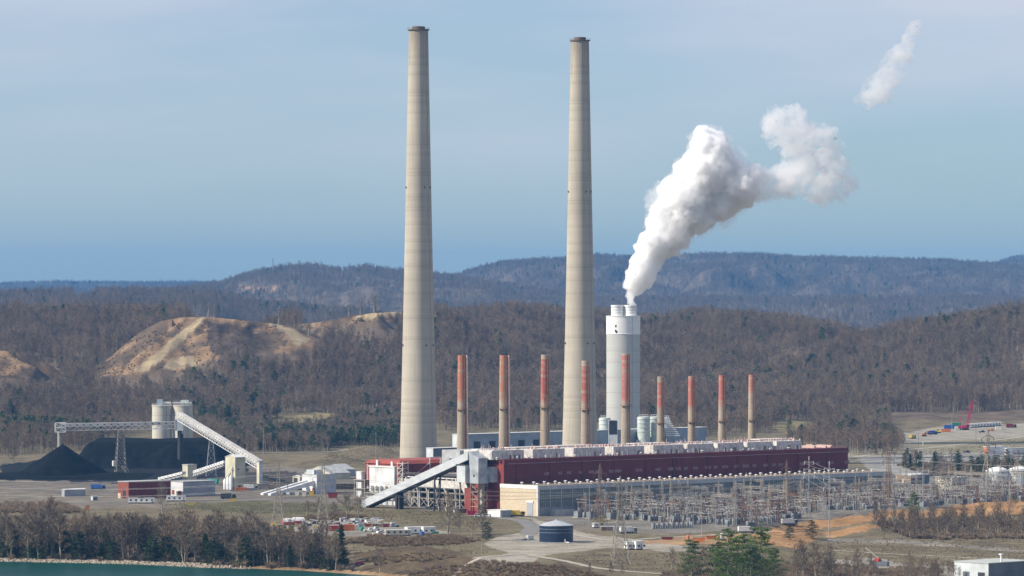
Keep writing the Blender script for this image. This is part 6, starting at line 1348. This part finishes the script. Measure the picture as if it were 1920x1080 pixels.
# ---------------------------------------------------------------- single trees in front, undergrowth, stones
M_BARK2 = leafmat('bark_pale', (.36, .32, .265), (.22, .19, .15)); M_TWIG2 = leafmat('fine_twigs', (.26, .215, .165), (.16, .125, .092)); M_PINE2 = leafmat('bright_pine_needles', (.105, .14, .045), (.06, .09, .033)); M_CED2 = leafmat('dark_cedar_sprays', (.06, .08, .036), (.04, .055, .028)); M_IVY = leafmat('ivy_leaves', (.05, .075, .03), (.03, .05, .02))
def tree_proto(name, parts, mats, cat='tree'):
    t = empty(name, (0, 0, 0), 0, 'x', cat)
    for nm, vf, m in zip(('trunk', 'crown'), parts, mats):
        me = mesh_of(nm, vf, m); o = bpy.data.objects.new(nm, me); COL.objects.link(o); o.parent = t
    return freeze(t)
BT = [tree_proto('bare_tree', bare_tree(300+i, h=20, limbs=20, sub=8, tw=8, wtw=.13, trunk_r=.28+.04*(i % 3), spread=.30+.04*(i % 3), low=.2), (M_BARK2, M_TWIG2)) for i in range(6)]
BW = [tree_proto('bare_tree', bare_tree(340+i, h=20, limbs=22, sub=8, tw=8, wtw=.13, trunk_r=.42, spread=.46, low=.22, up=.5), (M_BARK2, M_TWIG2)) for i in range(2)]
CT = [tree_proto('cedar_tree', pine_tree(400+i, h=16, wid=.17+.04*i, leaf=.3, dens=52, low=.05, shape='pine' if i else 'cedar'), (M_BARK2, M_CED2)) for i in range(3)]
PT_ = [tree_proto('pine_tree', pine_tree(420+i, h=20, wid=.24, leaf=.24, dens=95, low=.2), (M_BARK2, M_PINE2)) for i in range(3)]
HN = {**{o.name: 20 for o in BT+BW+PT_}, **{o.name: 16 for o in CT}}
def plant(o, px, yb, hgt, lab, grp=None, rz=None, wide=1.0):
    p = yb if isinstance(yb, Vector) else pos(px, yb); c = put(o, p, random.uniform(0, 6.28) if rz is None else rz); c.location = p; k = hgt/HN[o.name]; c.scale = (k*wide, k*wide, k); c['label'] = lab
    if grp: c['group'] = grp
    return c
rt_ = random.Random(5)
def near_shore(px, d): 
    Y = float(shore(np.array([px]))[0])+d; x = (px-CX)/F*Y; return Vector((x, Y, gz(x, Y)-.05))
G1 = 'trees of the river wood'
for i in range(280):
    px = rt_.uniform(-15, 640); d = 8+rt_.random()**1.35*(97 if px < 450 else 67)
    if px > 480 and d > 40+ (640-px)*.3: continue
    yb = near_shore(px, d); ev = rt_.random() < (.46 if d < 50 else .16); hg = rt_.uniform(6, 14) if ev else rt_.uniform(13, 23)
    if px > 430: hg *= .85
    if d > 60: hg *= .6
    row = 'at the water edge' if d < 28 else 'in the middle of the river wood' if d < 60 else 'at the yard side of the river wood'
    plant(rt_.choice(CT) if ev else rt_.choice(BT+BW[:1]), px, yb, hg, ('dark green cedar ' if ev else 'leafless grey-brown tree ')+row, G1, wide=rt_.uniform(1.2, 2.0) if ev else rt_.uniform(1, 1.25))
for (px, yb, hg, o, lab, wd) in ((640, 1062, 19, CT[0], 'tall dark conifer at the end of the river wood', 1.0), (840, 1003, 20, BW[0], 'big bare tree with spreading limbs beside the green box', 1.0), (862, 1004, 14, BT[1], 'smaller bare tree right of the big spreading one', 1.3), (905, 1006, 16, BT[2], 'slender bare tree near the lane junction', 1.0), (913, 1014, 9, CT[1], 'bushy dark conifer near the lane junction', 1.5), (650, 974, 14, BW[1], 'round bare tree at the foot of the inclined conveyor', 1.1), (672, 972, 12, BW[0], 'bare tree second from the conveyor foot', 1.2), (628, 970, 9, BT[3], 'low bare tree in the hedge above the containers', 1.5), (598, 970, 10, BW[1], 'low wide bare tree in the hedge', 1.4), (575, 968, 9, BT[0], 'low bare tree at the start of the hedge', 1.5), (303, 962, 17, BW[1], 'bare tree in front of the white workshop', .8), (712, 1074, 11, BW[0], 'leaning bare tree on the clay shore', 1.0), (25, 870, 13, BW[1], 'bare round tree left of the coal cone', 1.3), (885, 1006, 10, BT[4], 'low bare tree behind the dark conifer', 1.4)):
    plant(o, px, yb, hg, lab, wide=wd)
# ivy on the trunk of the tree before the workshop, and the round holly by the end wall
V, Fc = [], []; rr2 = random.Random(3); q = pos(955, 963); leaf_clump(V, Fc, Vector((0, 0, 3.4)), 3.9, 900, .28, rr2, .85); leaf_clump(V, Fc, Vector((0, 0, 2)), 3.4, 400, .28, rr2, .6); ho = empty('holly_bush', q, 0, 'round dark evergreen bush against the cream end wall', 'bush'); o = bpy.data.objects.new('crown', mesh_of('crown', (V, Fc), M_CED2)); COL.objects.link(o); o.parent = ho
MB().cyl((0, 0, -.3), (0, 0, 3), .2, n=6).build('trunk', M_BARK2, ho)
# trees on the bank at the right
for i in range(78):
    px = rt_.uniform(1640, 1935); t_ = rt_.random(); yb = 985+t_*26+(px-1640)*.01; plant(rt_.choice(BT), px, yb, rt_.uniform(8, 14), 'leafless tree in the thicket on the bank below the switchyard', 'thicket on the right bank')
for (px, yb, hg) in ((1713, 975, 15), (1522, 1010, 9), (1480, 1012, 7)): plant(PT_[0] if hg > 10 else CT[2], px, yb, hg, 'green pine on the bank above the thicket' if hg > 10 else 'small round evergreen on the clay bank %s' % ('under the tall steel pole' if px > 1500 else 'left of the tall steel poles'), wide=1.0 if hg > 10 else 1.6)
for i, (px, yb, hg) in enumerate(((1870, 968, 13), (1900, 965, 11), (1840, 985, 13), (1748, 985, 13))): plant(BW[i % 2], px, yb, hg, 'taller spreading bare tree rising out of the bank thicket', 'tall bare trees of the bank thicket')
# pines and bare trees bottom right
for i, (px, yb, hg) in enumerate(((1297, 1100, 19), (1366, 1104, 24), (1392, 1098, 21), (1426, 1104, 25), (1450, 1096, 15), (1346, 1100, 18), (1408, 1108, 18))): plant(PT_[i % 3], px, yb, hg, ('single dark pine left of the grove', 'tall bright pine at the left of the grove', 'tall bright pine in the middle of the grove', 'tall bright pine at the right of the grove', 'small pine at the right foot of the grove', 'pine at the left foot of the grove', 'low pine at the foot of the grove')[i], wide=1.3)
for i in range(46):
    px = rt_.uniform(1250, 1760); yb = rt_.uniform(1072, 1096); hg = rt_.uniform(7, 12) if px < 1470 else rt_.uniform(9, 17) if px < 1580 else rt_.uniform(7, 12); plant(rt_.choice(BT+BW), px, yb, hg, 'leafless tree along the lower edge of the field', 'bare trees below the pine grove')
for i in range(7): plant(rt_.choice(BT), 1010+i*26+rt_.uniform(-9, 9), 1080+rt_.uniform(0, 8), rt_.uniform(5, 8), 'small leafless tree in the weeds near the river', 'small bare trees in the weeds')
for i in range(12): px = rt_.uniform(1745, 1800); plant(rt_.choice(BT), px, 1080+rt_.uniform(0, 10), rt_.uniform(6, 9), 'thin bare tree beside the big pale shed', 'bare trees by the shed')
# belt of evergreens and bare trees behind the domed tanks, right of the boiler house
for i in range(60):
    px = rt_.uniform(1690, 1930); yb = rt_.uniform(872, 896) if px > 1740 else rt_.uniform(868, 882)
    ev = rt_.random() < .5; plant(rt_.choice(CT) if ev else rt_.choice(BT), px, yb, rt_.uniform(8, 13), ('dark evergreen' if ev else 'bare tree')+' in the belt between the road and the domed tanks', 'tree belt behind the domed tanks', wide=1.25 if ev else 1.1)
for i, (px, yb, hg, ev) in enumerate(((1575, 830, 17, 1), (1600, 832, 20, 1), (1657, 838, 19, 1), (1480, 815, 13, 1), (1620, 842, 16, 0), (1640, 850, 15, 0), (1660, 856, 13, 0), (1590, 850, 12, 0), (1610, 852, 12, 0), (1675, 852, 12, 0))): plant(PT_[i % 3] if ev else BT[i % 6], px, yb, hg, ('tall pine behind the end of the boiler house' if ev else 'bare tree right of the boiler house end'), 'trees beyond the boiler house end', wide=1.15)
# undergrowth
proto('wood_model_c0', mesh_of('shrub_a', shrub(1, 1.7, 190, .09), M_TWIG)); proto('wood_model_c1', mesh_of('shrub_b', shrub(2, 1.3, 150, .1), M_WEED))
def brush(name, label, polys, sp, smin, smax, weed=.5, yr=None, avoid=()):
    a = np.concatenate([np.array(p) for p in polys]); x0, y0 = a.min(0); x1, y1 = a.max(0); Ya, Yb = yr or (F*H/(y1-YH), F*(H+7)/(y0-YH))
    n = int((x1-x0)/F*(Yb*Yb-Ya*Ya)/2/sp**2); Y = np.sqrt(rng.random(n)*(Yb*Yb-Ya*Ya)+Ya*Ya); px = rng.uniform(x0, x1, n); X = (px-CX)/F*Y; z = ground_z(X, Y); py = YH+F*(H-z)/Y
    wx = px+(fbm(X/10, Y/24, 3)-.5)*24; wy = py+(fbm(X/10+5, Y/24, 3)-.5)*12; ok = np.zeros(n, bool)
    for p in polys: ok |= inp(wx, wy, p)
    ok &= z > WATER_Z+.3
    for p in avoid: ok &= ~inp(px, py, p)
    which = np.where(rng.random(n) < weed, NB+3, NB+2); scatter(name, label, np.stack([X, Y, z-.1], 1)[ok], which[ok], rng.uniform(smin, smax, n)[ok])
brush('river_undergrowth', 'tangled brown undergrowth beneath the river wood', [[(-30, 1052), (-30, 975), (300, 975), (500, 990), (640, 1020), (660, 1070), (420, 1062), (200, 1052)]], 4.2, .7, 1.7, .15)
brush('weed_strip', 'brown dead weeds along the lawns and lanes', [[(640, 1016), (700, 1006), (850, 1006), (910, 1012), (860, 1020), (690, 1024)], [(830, 1062), (930, 1054), (1010, 1056), (1130, 1080), (1150, 1100), (700, 1100)], [(680, 1052), (780, 1036), (860, 1042), (800, 1052), (700, 1062)], [(560, 972), (640, 962), (690, 968), (640, 976)]], 2.0, .4, 1.1, .75)
brush('bank_scrub', 'grey-brown scrub on the bank under the thicket', [[(1640, 985), (1760, 975), (1930, 975), (1930, 1012), (1700, 1010)], [(1240, 1075), (1480, 1060), (1760, 1070), (1780, 1100), (1230, 1100)], [(0, 945), (120, 945), (160, 960), (0, 965)], [(1680, 872), (1930, 868), (1930, 898), (1740, 892)]], 2.4, .6, 1.4, .4)
brush('hill_scrub', 'russet scrub on the cleared hill', [[(180, 700), (250, 625), (380, 596), (500, 606), (590, 632), (500, 662), (330, 700)], [(0, 655), (60, 665), (120, 702), (0, 712)], [(560, 612), (700, 588), (750, 586), (740, 600), (620, 612)]], 7.5, .4, 1.2, .7, yr=(3900, 4700), avoid=([(240, 702), (282, 694), (330, 655), (378, 612), (400, 594), (370, 592), (335, 622), (295, 655)], [(318, 672), (365, 666), (376, 692), (296, 696)], [(500, 602), (522, 606), (562, 622), (590, 640), (552, 650), (532, 625)]))
brush('grass_tufts', 'tufts of dry grass and weeds scattered over the lawns and verges', [[(1060, 1044), (1180, 1038), (1300, 1036), (1340, 1060), (1200, 1070), (1100, 1058)], [(790, 1024), (890, 1024), (920, 1036), (850, 1046)], [(640, 955), (800, 958), (940, 968), (900, 990), (700, 976)], [(660, 1024), (780, 1022), (780, 1050), (660, 1050)], [(1100, 955), (1300, 948), (1320, 965), (1110, 982)], [(1480, 1012), (1930, 1012), (1930, 1060), (1480, 1060)], [(300, 942), (640, 946), (600, 966), (300, 960)], [(620, 842), (740, 836), (740, 870), (600, 880)], [(1680, 850), (1930, 822), (1930, 842), (1700, 858)]], 3.2, .12, .42, .9)
# riprap at the water's edge
rk = MB(); rs2 = random.Random(8)
for i in range(1100):
    px = rs2.uniform(-40, 470); px = px if rs2.random() < .8 else rs2.uniform(230, 420); Y = float(shore(np.array([px]))[0])+rs2.uniform(-4, 5); x = (px-CX)/F*Y; z = gz(x, Y); r = rs2.uniform(.25, .9)*(1.3 if 230 < px < 420 else 1)
    z = max(z, WATER_Z-.1); a = rs2.uniform(0, 3); P = []
    for zz, sc_ in ((-.4*r, 1), (.55*r, .6)):
        for k in range(4): b = a+k*1.571+rs2.uniform(-.3, .3); P.append((x+math.cos(b)*r*sc_*rs2.uniform(.8, 1.2), Y+math.sin(b)*r*sc_*rs2.uniform(.8, 1.2), z+zz+rs2.uniform(-.15, .15)*r))
    rk.hexa(P)
tag(rk.build('riprap', mat('pale_stone', (.44, .38, .29), .9, var=.3, scale=.9)), 'pale broken stones along the river edge', 'stones', kind='stuff')
# labels that tell the look-alikes of the switchyard apart by what they stand near
for o in list(COL.objects):
    if o.parent is None and o.get('group', '').startswith('switchyard'):
        u, v = UV(o.location); b = o['label']
        k = 'beside the glazed hall' if v > -32 else 'near the clay bank' if v < -95 else 'mid yard'
        j = 'towards the blue tank' if u < 130 else 'by the rusty pylons' if u < 250 else 'towards the domed tanks'
        b = b.replace(' in the switchyard', '').replace(' and pale busbars', '').replace(' with angled bushings', ''); o['label'] = b+' '+k+' '+j
